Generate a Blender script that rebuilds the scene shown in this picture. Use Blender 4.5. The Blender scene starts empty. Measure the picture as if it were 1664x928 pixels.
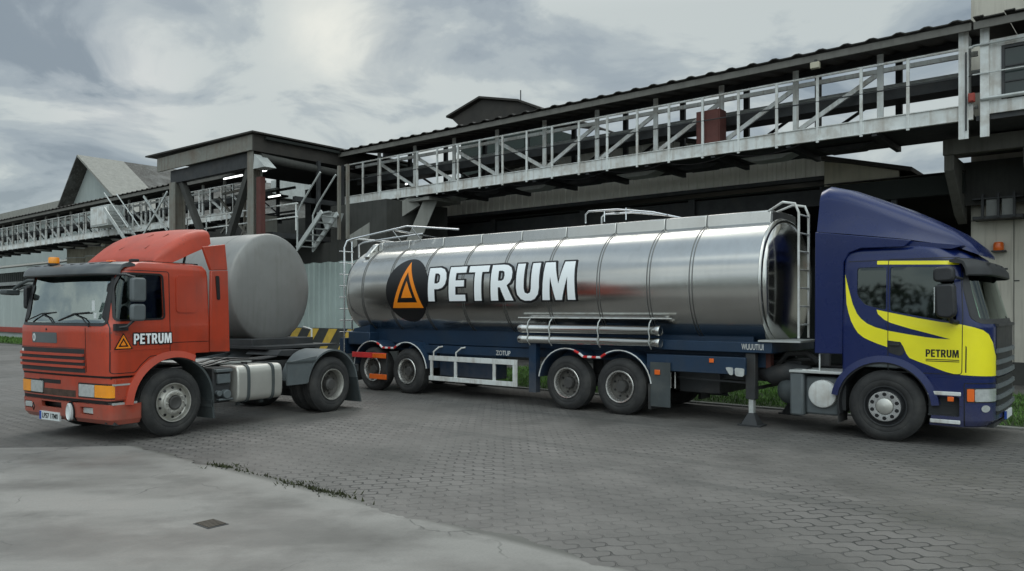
import bpy, bmesh, math, random
from mathutils import Vector, Matrix
random.seed(7)
PI = math.pi
sc = bpy.context.scene
COL = sc.collection
# ------------------------------------------------------------------ camera, light, exposure
cd = bpy.data.cameras.new('camera'); cam = bpy.data.objects.new('camera', cd); COL.objects.link(cam)
cam.location = (0, 0, 1.95); cam.rotation_euler = (math.radians(90), 0, 0)
cd.sensor_width = 36; cd.lens = 1250 / 1664 * 36; cd.shift_y = 41 / 1664; cd.clip_end = 3000; cd.clip_start = .05
sc.camera = cam
SUN_EL, SUN_AZ = math.radians(48), math.radians(-14)      # azimuth from +Y, negative to the left
w = bpy.data.worlds.new('World'); sc.world = w; w.use_nodes = True
nt = w.node_tree; nt.nodes.clear()
def N(t, kind, **kw):
    n = t.nodes.new(kind)
    for k, v in kw.items():
        if k.startswith('i_'): n.inputs[k[2:].replace('_', ' ')].default_value = v
        else: setattr(n, k, v)
    return n
out = N(nt, 'ShaderNodeOutputWorld'); bg = N(nt, 'ShaderNodeBackground'); bg.inputs[1].default_value = .1
sky = N(nt, 'ShaderNodeTexSky', sky_type='NISHITA', sun_disc=False, sun_elevation=SUN_EL, sun_rotation=SUN_AZ, dust_density=2.0)
tc = N(nt, 'ShaderNodeTexCoord'); sep = N(nt, 'ShaderNodeSeparateXYZ'); nt.links.new(tc.outputs['Generated'], sep.inputs[0])
def M(t, op, a, b=None, c=None, clamp=False):
    n = t.nodes.new('ShaderNodeMath'); n.operation = op; n.use_clamp = clamp
    for i, v in enumerate((a, b, c)):
        if v is None: continue
        if isinstance(v, (int, float)): n.inputs[i].default_value = v
        else: t.links.new(v, n.inputs[i])
    return n.outputs[0]
def ramp(t, fac, stops, interp='LINEAR'):
    n = t.nodes.new('ShaderNodeValToRGB'); n.color_ramp.interpolation = interp
    el = n.color_ramp.elements
    while len(el) < len(stops): el.new(.5)
    for e, (p, c) in zip(el, stops):
        e.position = p; e.color = (c, c, c, 1) if isinstance(c, (int, float)) else (*c, 1)
    t.links.new(fac, n.inputs[0]); return n.outputs[0]
def mix(t, fac, a, b, blend='MIX'):
    n = t.nodes.new('ShaderNodeMix'); n.data_type = 'RGBA'; n.blend_type = blend
    for s, v in ((0, fac), (6, a), (7, b)):
        if isinstance(v, (int, float)): n.inputs[s].default_value = v
        elif isinstance(v, tuple): n.inputs[s].default_value = (*v, 1)
        else: t.links.new(v, n.inputs[s])
    return n.outputs[2]
zz = M(nt, 'ADD', M(nt, 'MAXIMUM', sep.outputs[2], 0.0), .22)
cx = M(nt, 'DIVIDE', sep.outputs[0], zz); cy = M(nt, 'DIVIDE', sep.outputs[1], zz)
cmb = N(nt, 'ShaderNodeCombineXYZ'); nt.links.new(cx, cmb.inputs[0]); nt.links.new(cy, cmb.inputs[1])
def wnoise(scale, detail, rough, off, dist=0.0):
    mp = N(nt, 'ShaderNodeMapping'); mp.inputs['Location'].default_value = off; nt.links.new(cmb.outputs[0], mp.inputs[0])
    n = N(nt, 'ShaderNodeTexNoise'); n.inputs['Scale'].default_value = scale; n.inputs['Detail'].default_value = detail
    n.inputs['Roughness'].default_value = rough; n.inputs['Distortion'].default_value = dist
    nt.links.new(mp.outputs[0], n.inputs[0]); return n.outputs[0]
n1 = wnoise(2.1, 9, .56, (3.1, 1.7, 0), .5); n2 = wnoise(.62, 3, .5, (8.3, 2.2, 0)); 
den = M(nt, 'ADD', M(nt, 'MULTIPLY', n1, .62), M(nt, 'MULTIPLY', n2, .38))
cloud = ramp(nt, den, [(.41, (2.15, 2.65, 3.05)), (.46, (3.0, 3.55, 3.9)), (.50, (3.75, 4.3, 4.5)), (.55, (5.1, 5.6, 5.5))], 'EASE')
hz_f = ramp(nt, sep.outputs[2], [(.0, .75), (.17, .0)])
cloud = mix(nt, hz_f, cloud, (3.55, 4.25, 4.4))
# brighter break in the cloud where the sun stands behind it
def lobe(d, k):
    v = N(nt, 'ShaderNodeVectorMath', operation='DOT_PRODUCT'); nt.links.new(tc.outputs['Generated'], v.inputs[0]); v.inputs[1].default_value = Vector(d).normalized()
    return M(nt, 'POWER', M(nt, 'MAXIMUM', v.outputs['Value'], 0.0), k)
br = M(nt, 'MULTIPLY', lobe((-.215, 1, .35), 420), M(nt, 'ADD', M(nt, 'MULTIPLY', n1, 5.0), -1.9))
cloud = mix(nt, M(nt, 'MULTIPLY', br, .9, clamp=True), cloud, (7.6, 7.7, 7.0))
br2 = M(nt, 'MULTIPLY', lobe((-.5, 1, .29), 420), M(nt, 'ADD', M(nt, 'MULTIPLY', n1, 5.0), -2.0))
cloud = mix(nt, M(nt, 'MULTIPLY', br2, .6, clamp=True), cloud, (7.2, 7.2, 7.0))
zen = M(nt, 'ADD', M(nt, 'MULTIPLY', M(nt, 'MAXIMUM', M(nt, 'SUBTRACT', sep.outputs[2], .36), 0.0), 2.6), 1.0)   # overcast sky: brighter towards the zenith
zen = M(nt, 'MULTIPLY', zen, M(nt, 'ADD', M(nt, 'MULTIPLY', M(nt, 'MAXIMUM', M(nt, 'MULTIPLY', sep.outputs[1], -1.0), 0.0), 1.8), 1.0))   # added gain: brighter sky behind the camera, to light surfaces facing it
zen = M(nt, 'MULTIPLY', zen, .93)
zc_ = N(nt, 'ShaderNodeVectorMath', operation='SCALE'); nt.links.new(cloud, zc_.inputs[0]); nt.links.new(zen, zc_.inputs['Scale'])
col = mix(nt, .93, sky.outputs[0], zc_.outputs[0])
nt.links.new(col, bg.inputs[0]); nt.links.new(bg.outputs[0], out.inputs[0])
sl = bpy.data.lights.new('sun', 'SUN'); sl.energy = .6; sl.angle = math.radians(30); sl.color = (1, .96, .9)
so = bpy.data.objects.new('sun', sl); COL.objects.link(so)
sd = Vector((math.sin(SUN_AZ) * math.cos(SUN_EL), math.cos(SUN_AZ) * math.cos(SUN_EL), math.sin(SUN_EL)))
so.rotation_euler = sd.to_track_quat('Z', 'Y').to_euler()
sc.view_settings.view_transform = 'Standard'; sc.view_settings.look = 'None'; sc.view_settings.gamma = 1
sc.view_settings.exposure = 0.18; sc.view_settings.use_curve_mapping = False
sc.render.engine = 'CYCLES'; sc.cycles.max_bounces = 8; sc.cycles.use_denoising = True

# ------------------------------------------------------------------ materials
def mat(name, color, rough=.6, metal=0.0, var=.12, scale=3.0, dirt=0.0, dirtcol=(.05, .045, .04), bump=0.0, bscale=40.0, spec=.5, coat=0.0, stretch=(1, 1, 1), rvar=.1, streak=0.0, chips=0.0, splash=0.0):
    m = bpy.data.materials.new(name); m.use_nodes = True; t = m.node_tree; p = t.nodes['Principled BSDF']
    tcn = t.nodes.new('ShaderNodeTexCoord'); mp = t.nodes.new('ShaderNodeMapping'); mp.inputs['Scale'].default_value = stretch
    t.links.new(tcn.outputs['Object'], mp.inputs[0])
    def noise(s, d=5.0, src=mp.outputs[0], off=0):
        n = t.nodes.new('ShaderNodeTexNoise'); n.inputs['Scale'].default_value = s; n.inputs['Detail'].default_value = d
        n.inputs['Roughness'].default_value = .6; t.links.new(src, n.inputs[0]); return n.outputs[0]
    a = noise(scale); lo = tuple(c * (1 - var) for c in color); hi = tuple(min(1, c * (1 + var)) for c in color)
    c = ramp(t, a, [(.3, lo), (.7, hi)])
    if dirt > 0:
        b = noise(scale * .7 + .37, 8); f = ramp(t, b, [(.62 - .25 * dirt, 0.0), (.75, min(1, dirt))])
        c = mix(t, f, c, dirtcol)
    if streak > 0:
        m2 = t.nodes.new('ShaderNodeMapping'); m2.inputs['Scale'].default_value = (5, 5, .35); t.links.new(tcn.outputs['Object'], m2.inputs[0])
        s = noise(1.6, 6, m2.outputs[0]); f = ramp(t, s, [(.5, 0.0), (.72, streak)]); c = mix(t, f, c, dirtcol)
    if splash > 0:
        sz = t.nodes.new('ShaderNodeSeparateXYZ'); t.links.new(tcn.outputs['Object'], sz.inputs[0])
        hh = M(t, 'ADD', sz.outputs[2], M(t, 'MULTIPLY', M(t, 'SUBTRACT', noise(5, 6), .5), 1.1)); f = ramp(t, hh, [(.35, splash), (.95, .0)]); c = mix(t, f, c, (.17, .15, .125))
    if chips > 0:
        f = ramp(t, M(t, 'MULTIPLY', noise(34, 3), ramp(t, noise(2.1, 4), [(.42, .55), (.62, 1.0)])), [(.60, .0), (.64, chips)]); c = mix(t, f, c, (.07, .05, .045))
    t.links.new(c, p.inputs['Base Color'])
    r = M(t, 'ADD', M(t, 'MULTIPLY', noise(scale * 2.3), rvar * 2), rough - rvar, clamp=True); t.links.new(r, p.inputs['Roughness'])
    p.inputs['Metallic'].default_value = metal; p.inputs['Specular IOR Level'].default_value = spec
    p.inputs['Coat Weight'].default_value = coat; p.inputs['Coat Roughness'].default_value = .12
    if bump > 0:
        bn = t.nodes.new('ShaderNodeBump'); bn.inputs['Strength'].default_value = bump; bn.inputs['Distance'].default_value = .01
        t.links.new(noise(bscale, 1.5), bn.inputs['Height']); t.links.new(bn.outputs[0], p.inputs['Normal'])
    return m
DUST = (.16, .15, .13)
red = mat('red_paint', (.42, .044, .015), .36, dirt=.5, dirtcol=(.20, .042, .024), coat=.3, scale=2.1, streak=.4, chips=.7, splash=.35)
red_faded = mat('faded_red_paint', (.44, .058, .028), .5, dirt=.5, chips=.6, dirtcol=(.27, .065, .045), scale=2.2, coat=.05)
blue = mat('blue_paint', (.003, .012, .082), .28, var=.1, dirt=.4, spec=.35, dirtcol=(.012, .022, .075), splash=.22, coat=.3, scale=1.1)
yellow = mat('yellow_vinyl', (.88, .79, .010), .38, var=.05, coat=.3)
trailer_blue = mat('trailer_blue_paint', (.008, .028, .062), .5, splash=.3, dirt=.5, dirtcol=(.03, .04, .05), scale=2)
black = mat('black_plastic', (.018, .019, .021), .5, var=.25, dirt=.3, dirtcol=(.05, .05, .047))
dark = mat('dark_steel', (.03, .032, .034), .65, var=.3, dirt=.4, dirtcol=(.07, .06, .05))
visor_m = mat('smoked_visor', (.055, .062, .066), .35, var=.2, dirt=.4, dirtcol=(.12, .12, .115), coat=.2)
rubber = mat('tyre_rubber', (.028, .028, .028), .85, var=.25, dirt=.6, dirtcol=(.075, .072, .066), scale=4, bump=.3)
rim_m = mat('rim_steel', (.55, .54, .50), .42, metal=.75, dirt=.5, dirtcol=(.16, .13, .10), scale=9)
rim_b = mat('rim_bright_lip', (.72, .71, .68), .28, metal=.9, dirt=.3, dirtcol=(.3, .26, .22), scale=9)
rim_d = mat('rim_dark_disc', (.13, .125, .115), .6, metal=.4, dirt=.5, dirtcol=(.07, .05, .04), scale=9)
chrome = mat('chrome', (.75, .76, .77), .16, metal=1, var=.04, rvar=.04)
hub_m = mat('hub_grease', (.06, .058, .055), .6, var=.3, dirt=.4)
alu = mat('fuel_tank_aluminium', (.55, .54, .50), .38, metal=.6, var=.08, dirt=.35, dirtcol=(.25, .23, .19), scale=2)
steel = mat('polished_tank_steel', (.56, .553, .53), .19, metal=1, var=.06, scale=.9, rvar=.04, dirt=.4, dirtcol=(.42, .40, .36), bump=.10, bscale=1.3, streak=.15)
steel_d = mat('tank_rib_steel', (.20, .20, .195), .4, metal=.9, var=.1)
tank_dull = mat('dull_tank_shell', (.25, .25, .24), .5, metal=.35, var=.1, scale=1.1, dirt=.3, dirtcol=(.16, .15, .135), rvar=.08, streak=.3)
galv = mat('galvanised_steel', (.50, .52, .505), .5, metal=.35, var=.16, scale=1.5, dirt=.4, dirtcol=(.2, .19, .165), streak=.2)
galv_w = mat('pale_grey_paint', (.66, .68, .665), .5, var=.1, dirt=.7, dirtcol=(.27, .21, .15), scale=2.3, streak=.55)
gray_p = mat('grey_plastic', (.10, .115, .12), .55, var=.15, dirt=.3, dirtcol=(.18, .18, .17))
mudg = mat('mudguard_plastic', (.05, .06, .062), .6, var=.2, dirt=.5, dirtcol=(.11, .11, .10))
fairing_gray = mat('step_grey', (.13, .14, .145), .5)
hut_g = mat('weathered_hut_steel', (.20, .20, .175), .65, var=.2, scale=1.2, dirt=.8, dirtcol=(.10, .06, .035), streak=.6)
roof_dark = mat('dark_roof_sheet', (.026, .023, .019), .7, var=.4, dirt=.5, dirtcol=(.06, .05, .04), scale=.8)
dark_int = mat('dark_interior', (.012, .015, .013), .9, var=.3, scale=.5)  # near-black colour holds the deep shade inside the open shed
dark_conc = mat('sooty_concrete', (.05, .05, .045), .85, var=.3, scale=.6, dirt=.5, dirtcol=(.015, .015, .014), streak=.4)
conc = mat('beige_concrete', (.52, .49, .42), .85, var=.08, scale=.5, dirt=.3, dirtcol=(.24, .22, .18), streak=.45, bump=.1)
conc_g = mat('grey_concrete', (.24, .24, .22), .85, var=.12, scale=.8, dirt=.4, dirtcol=(.12, .115, .1), streak=.4)
cream = mat('cream_wall', (.46, .43, .33), .8, var=.08, streak=.2)
cladding = mat('ribbed_cladding', (.80, .78, .71), .6, var=.1, scale=.3, dirt=.3, dirtcol=(.5, .48, .42), streak=.3)
fence_m = mat('pale_green_sheet', (.30, .36, .34), .55, var=.08, scale=.7, streak=.3, dirtcol=(.2, .22, .2))
wall_gray = mat('pale_wall', (.36, .40, .385), .8, var=.08, scale=.4, streak=.25, dirtcol=(.2, .21, .2))
rust_red = mat('rust_red_paint', (.095, .028, .022), .7, var=.2, dirt=.3)
red_rail = mat('red_rail_paint', (.30, .045, .03), .6)
stain_c = mat('stained_concrete', (.13, .125, .11), .9, var=.25, scale=1.2, dirt=.6, dirtcol=(.05, .048, .04), streak=.5)
roof_tile = mat('weathered_roof', (.06, .056, .05), .85, var=.3, scale=.6, dirt=.6, dirtcol=(.22, .22, .21), streak=.5)
roof_pale = mat('pale_roof_edge', (.25, .245, .22), .8, streak=.3)
silo_m = mat('silo_beige', (.36, .335, .26), .7, var=.1, streak=.4)
white_m = mat('white_letter', (.92, .95, .96), .4, var=.01)
blk = mat('black_vinyl', (.006, .006, .007), .35, var=.1)
orange = mat('orange_vinyl', (.90, .26, .01), .4, var=.05)
haz_y = mat('hazard_yellow', (.52, .34, .045), .7, dirt=.5, dirtcol=(.2, .15, .06))
haz_b = mat('hazard_black', (.03, .032, .03), .7, dirt=.3, dirtcol=(.09, .09, .08))
amber = mat('amber_lens', (.85, .30, .01), .25, coat=.5, var=.1)
orange_l = mat('orange_marker', (.75, .13, .01), .3, coat=.3)
lens = mat('clear_lens', (.62, .65, .64), .12, metal=.5, var=.15, scale=14, coat=.6)
plate_w = mat('plate_white', (.6, .63, .63), .5)
plate_b = mat('plate_blue', (.02, .07, .35), .4)
tape_r = mat('red_reflective', (.6, .03, .03), .3); tape_w = mat('white_reflective', (.75, .73, .72), .3)
seatm = mat('seat_fabric', (.03, .03, .033), .9)
cabin = mat('cab_lining', (.035, .036, .036), .85)
cabin_l = mat('cab_lining_pale', (.22, .25, .24), .8)
moss = mat('dry_moss', (.035, .04, .015), .95, var=.5, scale=8)
glow = bpy.data.materials.new('lit_tube'); glow.use_nodes = True
_p = glow.node_tree.nodes['Principled BSDF']; _p.inputs['Emission Color'].default_value = (.95, 1, .97, 1); _p.inputs['Emission Strength'].default_value = 3.0
def glass(name, tint, frac):
    m = bpy.data.materials.new(name); m.use_nodes = True; t = m.node_tree; t.nodes.clear()
    o = t.nodes.new('ShaderNodeOutputMaterial'); tr = t.nodes.new('ShaderNodeBsdfTransparent'); tr.inputs[0].default_value = (*tint, 1)
    gl = t.nodes.new('ShaderNodeBsdfGlossy'); gl.inputs['Roughness'].default_value = .03; gl.inputs[0].default_value = (.9, 1, .97, 1)
    fr = t.nodes.new('ShaderNodeFresnel'); fr.inputs[0].default_value = 1.5
    mx = t.nodes.new('ShaderNodeMixShader'); t.links.new(M(t, 'ADD', fr.outputs[0], frac, clamp=True), mx.inputs[0])
    t.links.new(tr.outputs[0], mx.inputs[1]); t.links.new(gl.outputs[0], mx.inputs[2]); t.links.new(mx.outputs[0], o.inputs[0]); return m
glass_ws = glass('windscreen_glass', (.72, .85, .80), .36)
glass_side = glass('side_glass', (.34, .42, .40), .02)
glass_dark = glass('tinted_glass', (.12, .17, .15), .03)
glass_b = glass('green_tint_windscreen', (.40, .52, .42), .03)

# ------------------------------------------------------------------ frames and builders
class Frame:
    def __init__(s, ox, oy, fx, fy):
        k = math.hypot(fx, fy); s.o = Vector((ox, oy, 0)); s.f = Vector((fx / k, fy / k, 0)); s.l = Vector((-s.f.y, s.f.x, 0))
        s.ang = math.atan2(s.f.y, s.f.x)
    def w(s, p): return s.o + s.f * p[0] + s.l * p[1] + Vector((0, 0, p[2]))
B = Frame(5.59 + 1.2 * .634, 11.5 + 1.2 * .773, .773, -.634)     # axis of the parked tanker; also the axis of the works behind it
R = Frame(-5.28 - 1.2 * .854, 11.95 + 1.2 * .52, -.52, -.854)    # red tractor
T = Frame(-5.1, 16.1, .87, -.49)                                 # dull grey tank
W = Frame(0, 0, 1, 0)
def thing(name, label, cat, fr, base=(0, 0, 0), group=None, kind=None):
    o = bpy.data.objects.new(name, None); o.empty_display_size = .3; COL.objects.link(o)
    o.location = fr.w(base); o.rotation_euler = (0, 0, fr.ang)
    o['label'] = label; o['category'] = cat; o['bx'] = list(base)
    if group: o['group'] = group
    if kind: o['kind'] = kind
    return o
class MB:
    def __init__(s): s.bm = bmesh.new(); s.mi = 0
    def face(s, vs):
        try:
            f = s.bm.faces.new(vs); f.material_index = s.mi; return f
        except ValueError: return None
    def hexa(s, p):   # 8 points: bottom 4 ccw, top 4 ccw
        v = [s.bm.verts.new(q) for q in p]
        for f in ((3, 2, 1, 0), (4, 5, 6, 7), (0, 1, 5, 4), (1, 2, 6, 5), (2, 3, 7, 6), (3, 0, 4, 7)): s.face([v[i] for i in f])
        return s
    def box(s, x0, x1, y0, y1, z0, z1):
        if x0 > x1: x0, x1 = x1, x0
        if y0 > y1: y0, y1 = y1, y0
        if z0 > z1: z0, z1 = z1, z0
        return s.hexa([(x0, y0, z0), (x1, y0, z0), (x1, y1, z0), (x0, y1, z0), (x0, y0, z1), (x1, y0, z1), (x1, y1, z1), (x0, y1, z1)])
    def beam(s, a, b, w, h, up=(0, 0, 1)):
        a = Vector(a); b = Vector(b); d = (b - a).normalized(); u = Vector(up)
        if abs(d.dot(u)) > .98: u = Vector((0, 1, 0))
        sd_ = d.cross(u).normalized(); u = sd_.cross(d).normalized()
        P = []
        for e in (a, b):
            P += [e - sd_ * w / 2 - u * h / 2, e + sd_ * w / 2 - u * h / 2, e + sd_ * w / 2 + u * h / 2, e - sd_ * w / 2 + u * h / 2]
        return s.hexa(P)
    def tube(s, pts, r, n=8, closed=False, cap=True):
        pts = [Vector(p) for p in pts]; rings = []; L = len(pts); prev = None
        rr = r if isinstance(r, (list, tuple)) else [r] * L
        for i, p in enumerate(pts):
            a = pts[(i - 1) % L] if (i > 0 or closed) else p; b = pts[(i + 1) % L] if (i < L - 1 or closed) else p
            d = (b - a).normalized()
            if prev is None:
                u = Vector((0, 0, 1)) if abs(d.z) < .9 else Vector((0, 1, 0)); u = (u - d * u.dot(d)).normalized()
            else:
                u = prev - d * prev.dot(d); u = u.normalized() if u.length > 1e-5 else Vector((0, 1, 0))
            prev = u; v = d.cross(u)
            rings.append([s.bm.verts.new(p + (u * math.cos(2 * PI * k / n) + v * math.sin(2 * PI * k / n)) * rr[i]) for k in range(n)])
        for i in range(L if closed else L - 1):
            A, C = rings[i], rings[(i + 1) % L]
            for k in range(n): s.face([A[k], A[(k + 1) % n], C[(k + 1) % n], C[k]])
        if cap and not closed: s.face(list(reversed(rings[0]))); s.face(rings[-1])
        return s
    def cyl(s, a, b, r, n=24, r2=None): return s.tube([a, b], [r, r if r2 is None else r2], n)
    def prism(s, poly, axis, a, b):
        def P(u, v, t): return {'x': (t, u, v), 'y': (u, t, v), 'z': (u, v, t)}[axis]
        A = [s.bm.verts.new(P(u, v, a)) for u, v in poly]; C = [s.bm.verts.new(P(u, v, b)) for u, v in poly]
        n = len(poly); s.face(A); s.face(list(reversed(C)))
        for i in range(n): s.face([A[(i + 1) % n], A[i], C[i], C[(i + 1) % n]])
        bmesh.ops.recalc_face_normals(s.bm, faces=list({f for v in A + C for f in v.link_faces}))
        return s
    def lathe(s, prof, n=40, c=(0, 0, 0), axis='y', sgn=1):
        rings = []
        for r, o in prof:
            ring = []
            for k in range(n):
                t = 2 * PI * k / n
                if axis == 'y': q = (c[0] + r * math.cos(t), c[1] + o * sgn, c[2] + r * math.sin(t))
                elif axis == 'x': q = (c[0] + o * sgn, c[1] + r * math.cos(t), c[2] + r * math.sin(t))
                else: q = (c[0] + r * math.cos(t), c[1] + r * math.sin(t), c[2] + o * sgn)
                ring.append(s.bm.verts.new(q))
            rings.append(ring)
        for A, C in zip(rings, rings[1:]):
            for k in range(n): s.face([A[k], A[(k + 1) % n], C[(k + 1) % n], C[k]])
        return s
    def loft(s, rings, cap=True):
        V = [[s.bm.verts.new(p) for p in r] for r in rings]; n = len(V[0])
        for A, C in zip(V, V[1:]):
            for k in range(n): s.face([A[k], A[(k + 1) % n], C[(k + 1) % n], C[k]])
        if cap: s.face(list(reversed(V[0]))); s.face(V[-1])
        return s
    def ribbed(s, x0, x1, z0, z1, y, pitch=.25, depth=.03, th=.004, slope=None, axis='x'):
        # trapezoid-profile sheet with real thickness; axis: the running axis; slope(x)-> top z
        pts = []; x = x0
        while x < x1 - 1e-6:
            for dx, d in ((0, 0), (.32, 0), (.5, depth), (.82, depth)):
                if x + dx * pitch <= x1: pts.append((x + dx * pitch, d))
            x += pitch
        pts.append((x1, 0))
        for (a, da), (b, db) in zip(pts, pts[1:]):
            ta = slope(a) if slope else z1; tb = slope(b) if slope else z1
            q = [(a, y - da, z0), (b, y - db, z0), (b, y - db, tb), (a, y - da, ta)]
            q2 = [(a, y - da + th, z0), (b, y - db + th, z0), (b, y - db + th, tb), (a, y - da + th, ta)]
            if axis == 'y': q = [(p[1], p[0], p[2]) for p in q]; q2 = [(p[1], p[0], p[2]) for p in q2]
            s.hexa([q[0], q[1], q2[1], q2[0], q[3], q[2], q2[2], q2[3]])
        return s
    def build(s, name, m, parent=None, smooth=35, bevel=0.0, loc=None, recalc=True, tf=None):
        bm = s.bm
        if recalc: bmesh.ops.recalc_face_normals(bm, faces=bm.faces)
        me = bpy.data.meshes.new(name)
        base = None; r = parent
        while r is not None:
            if 'bx' in r: base = Vector(r['bx']); break
            r = r.parent
        if tf: bmesh.ops.transform(bm, matrix=tf, verts=bm.verts)
        if base is not None and base.length > 0: bmesh.ops.translate(bm, vec=-base, verts=bm.verts)
        bm.to_mesh(me); bm.free()
        for q in (m if isinstance(m, (list, tuple)) else [m]): me.materials.append(q)
        o = bpy.data.objects.new(name, me); COL.objects.link(o)
        if smooth: me.shade_smooth(); me.set_sharp_from_angle(angle=math.radians(smooth))
        if parent is not None: o.parent = parent
        if loc is not None: o.location = loc
        if bevel > 0:
            b = o.modifiers.new('bevel', 'BEVEL'); b.width = bevel; b.segments = 2; b.limit_method = 'ANGLE'; b.angle_limit = math.radians(38)
        return o
def rbase(o):
    while o.parent is not None: o = o.parent
    return Vector(o['bx']) if 'bx' in o else Vector((0, 0, 0))
def part(name, parent, loc=None):      # with loc: own local space there; without: drawn in its thing's frame
    o = bpy.data.objects.new(name, None); COL.objects.link(o); o.parent = parent
    if loc is not None: o.location = Vector(loc) - rbase(parent); o['bx'] = (0, 0, 0)
    return o
def clone(o, parent, loc=None):
    c = o.copy(); COL.objects.link(c); c.parent = parent
    if loc is not None: c.location = Vector(loc) - rbase(parent)
    for ch in list(o.children): clone(ch, c)
    return c
def finish(o, fr, label, cat, group=None, kind=None, base=(0, 0, 0)):     # one-mesh thing
    o.location = fr.w(base); o.rotation_euler = (0, 0, fr.ang)
    if label: o['label'] = label
    if cat: o['category'] = cat
    if group: o['group'] = group
    if kind: o['kind'] = kind
    return o
def boolean(o, cutter_bm, op='DIFFERENCE', keep=True):
    me = bpy.data.meshes.new('cut'); bmesh.ops.recalc_face_normals(cutter_bm, faces=cutter_bm.faces); cutter_bm.to_mesh(me); cutter_bm.free()
    c = bpy.data.objects.new('cut', me); COL.objects.link(c); c.matrix_world = Matrix()
    mw = o.matrix_world.copy(); par = o.parent; o.parent = None; o.matrix_world = Matrix()
    md = o.modifiers.new('b', 'BOOLEAN'); md.object = c; md.operation = op; md.solver = 'EXACT'; md.use_self = False
    bpy.context.view_layer.update(); dg = bpy.context.evaluated_depsgraph_get()
    nm = bpy.data.meshes.new_from_object(o.evaluated_get(dg)); old = o.data; o.modifiers.remove(md); nm.name = old.name; o.data = nm
    bpy.data.objects.remove(c); bpy.data.meshes.remove(me); bpy.data.meshes.remove(old)
    o.parent = par; o.location = (0, 0, 0)
    return o
def text_bm(s, bold=.0, size=1):
    cu = bpy.data.curves.new('t', 'FONT'); cu.body = s; cu.size = size; cu.offset = bold; cu.resolution_u = 6; cu.extrude = 0; cu.fill_mode = 'FRONT'
    o = bpy.data.objects.new('t', cu); COL.objects.link(o); bpy.context.view_layer.update()
    me = bpy.data.meshes.new_from_object(o.evaluated_get(bpy.context.evaluated_depsgraph_get()))
    bm = bmesh.new(); bm.from_mesh(me); bpy.data.objects.remove(o); bpy.data.curves.remove(cu); bpy.data.meshes.remove(me)
    bmesh.ops.remove_doubles(bm, verts=bm.verts, dist=1e-5)
    return bm
def bounds(bm):
    xs = [v.co.x for v in bm.verts]; ys = [v.co.y for v in bm.verts]; return min(xs), max(xs), min(ys), max(ys)
def fit(bm, b0, x0, x1, z0, z1):    # map from source box b0 (2-D) to target box
    for v in bm.verts:
        v.co = Vector((x0 + (v.co.x - b0[0]) / (b0[1] - b0[0]) * (x1 - x0), z0 + (v.co.y - b0[2]) / (b0[3] - b0[2]) * (z1 - z0), 0))
def slice_y(bm, step):
    b = bounds(bm); z = b[2] + step
    while z < b[3]:
        bmesh.ops.bisect_plane(bm, geom=list(bm.verts) + list(bm.edges) + list(bm.faces), plane_co=(0, z, 0), plane_no=(0, 1, 0)); z += step
def poly2d(polys):
    bm = bmesh.new()
    for P in polys: bm.faces.new([bm.verts.new((x, z, 0)) for x, z in P])
    return bm
def ringpoly(outer, inner):       # polygon with a hole as quads; same count
    n = len(outer); return [[outer[i], outer[(i + 1) % n], inner[(i + 1) % n], inner[i]] for i in range(n)]
def decal(bm, name, m, parent, func, th=.003):
    # flat 2-D shape -> follows surface func(x,z)->(point, outward normal); gets a small thickness
    bmesh.ops.recalc_face_normals(bm, faces=bm.faces)
    r = bmesh.ops.extrude_face_region(bm, geom=list(bm.faces)); top = {v for v in r['geom'] if isinstance(v, bmesh.types.BMVert)}
    for v in bm.verts:
        p, nr = func(v.co.x, v.co.y); v.co = Vector(p) + Vector(nr) * (th if v in top else 0)
    mb = MB(); mb.bm.free(); mb.bm = bm
    return mb.build(name, m, parent, smooth=30)

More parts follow.
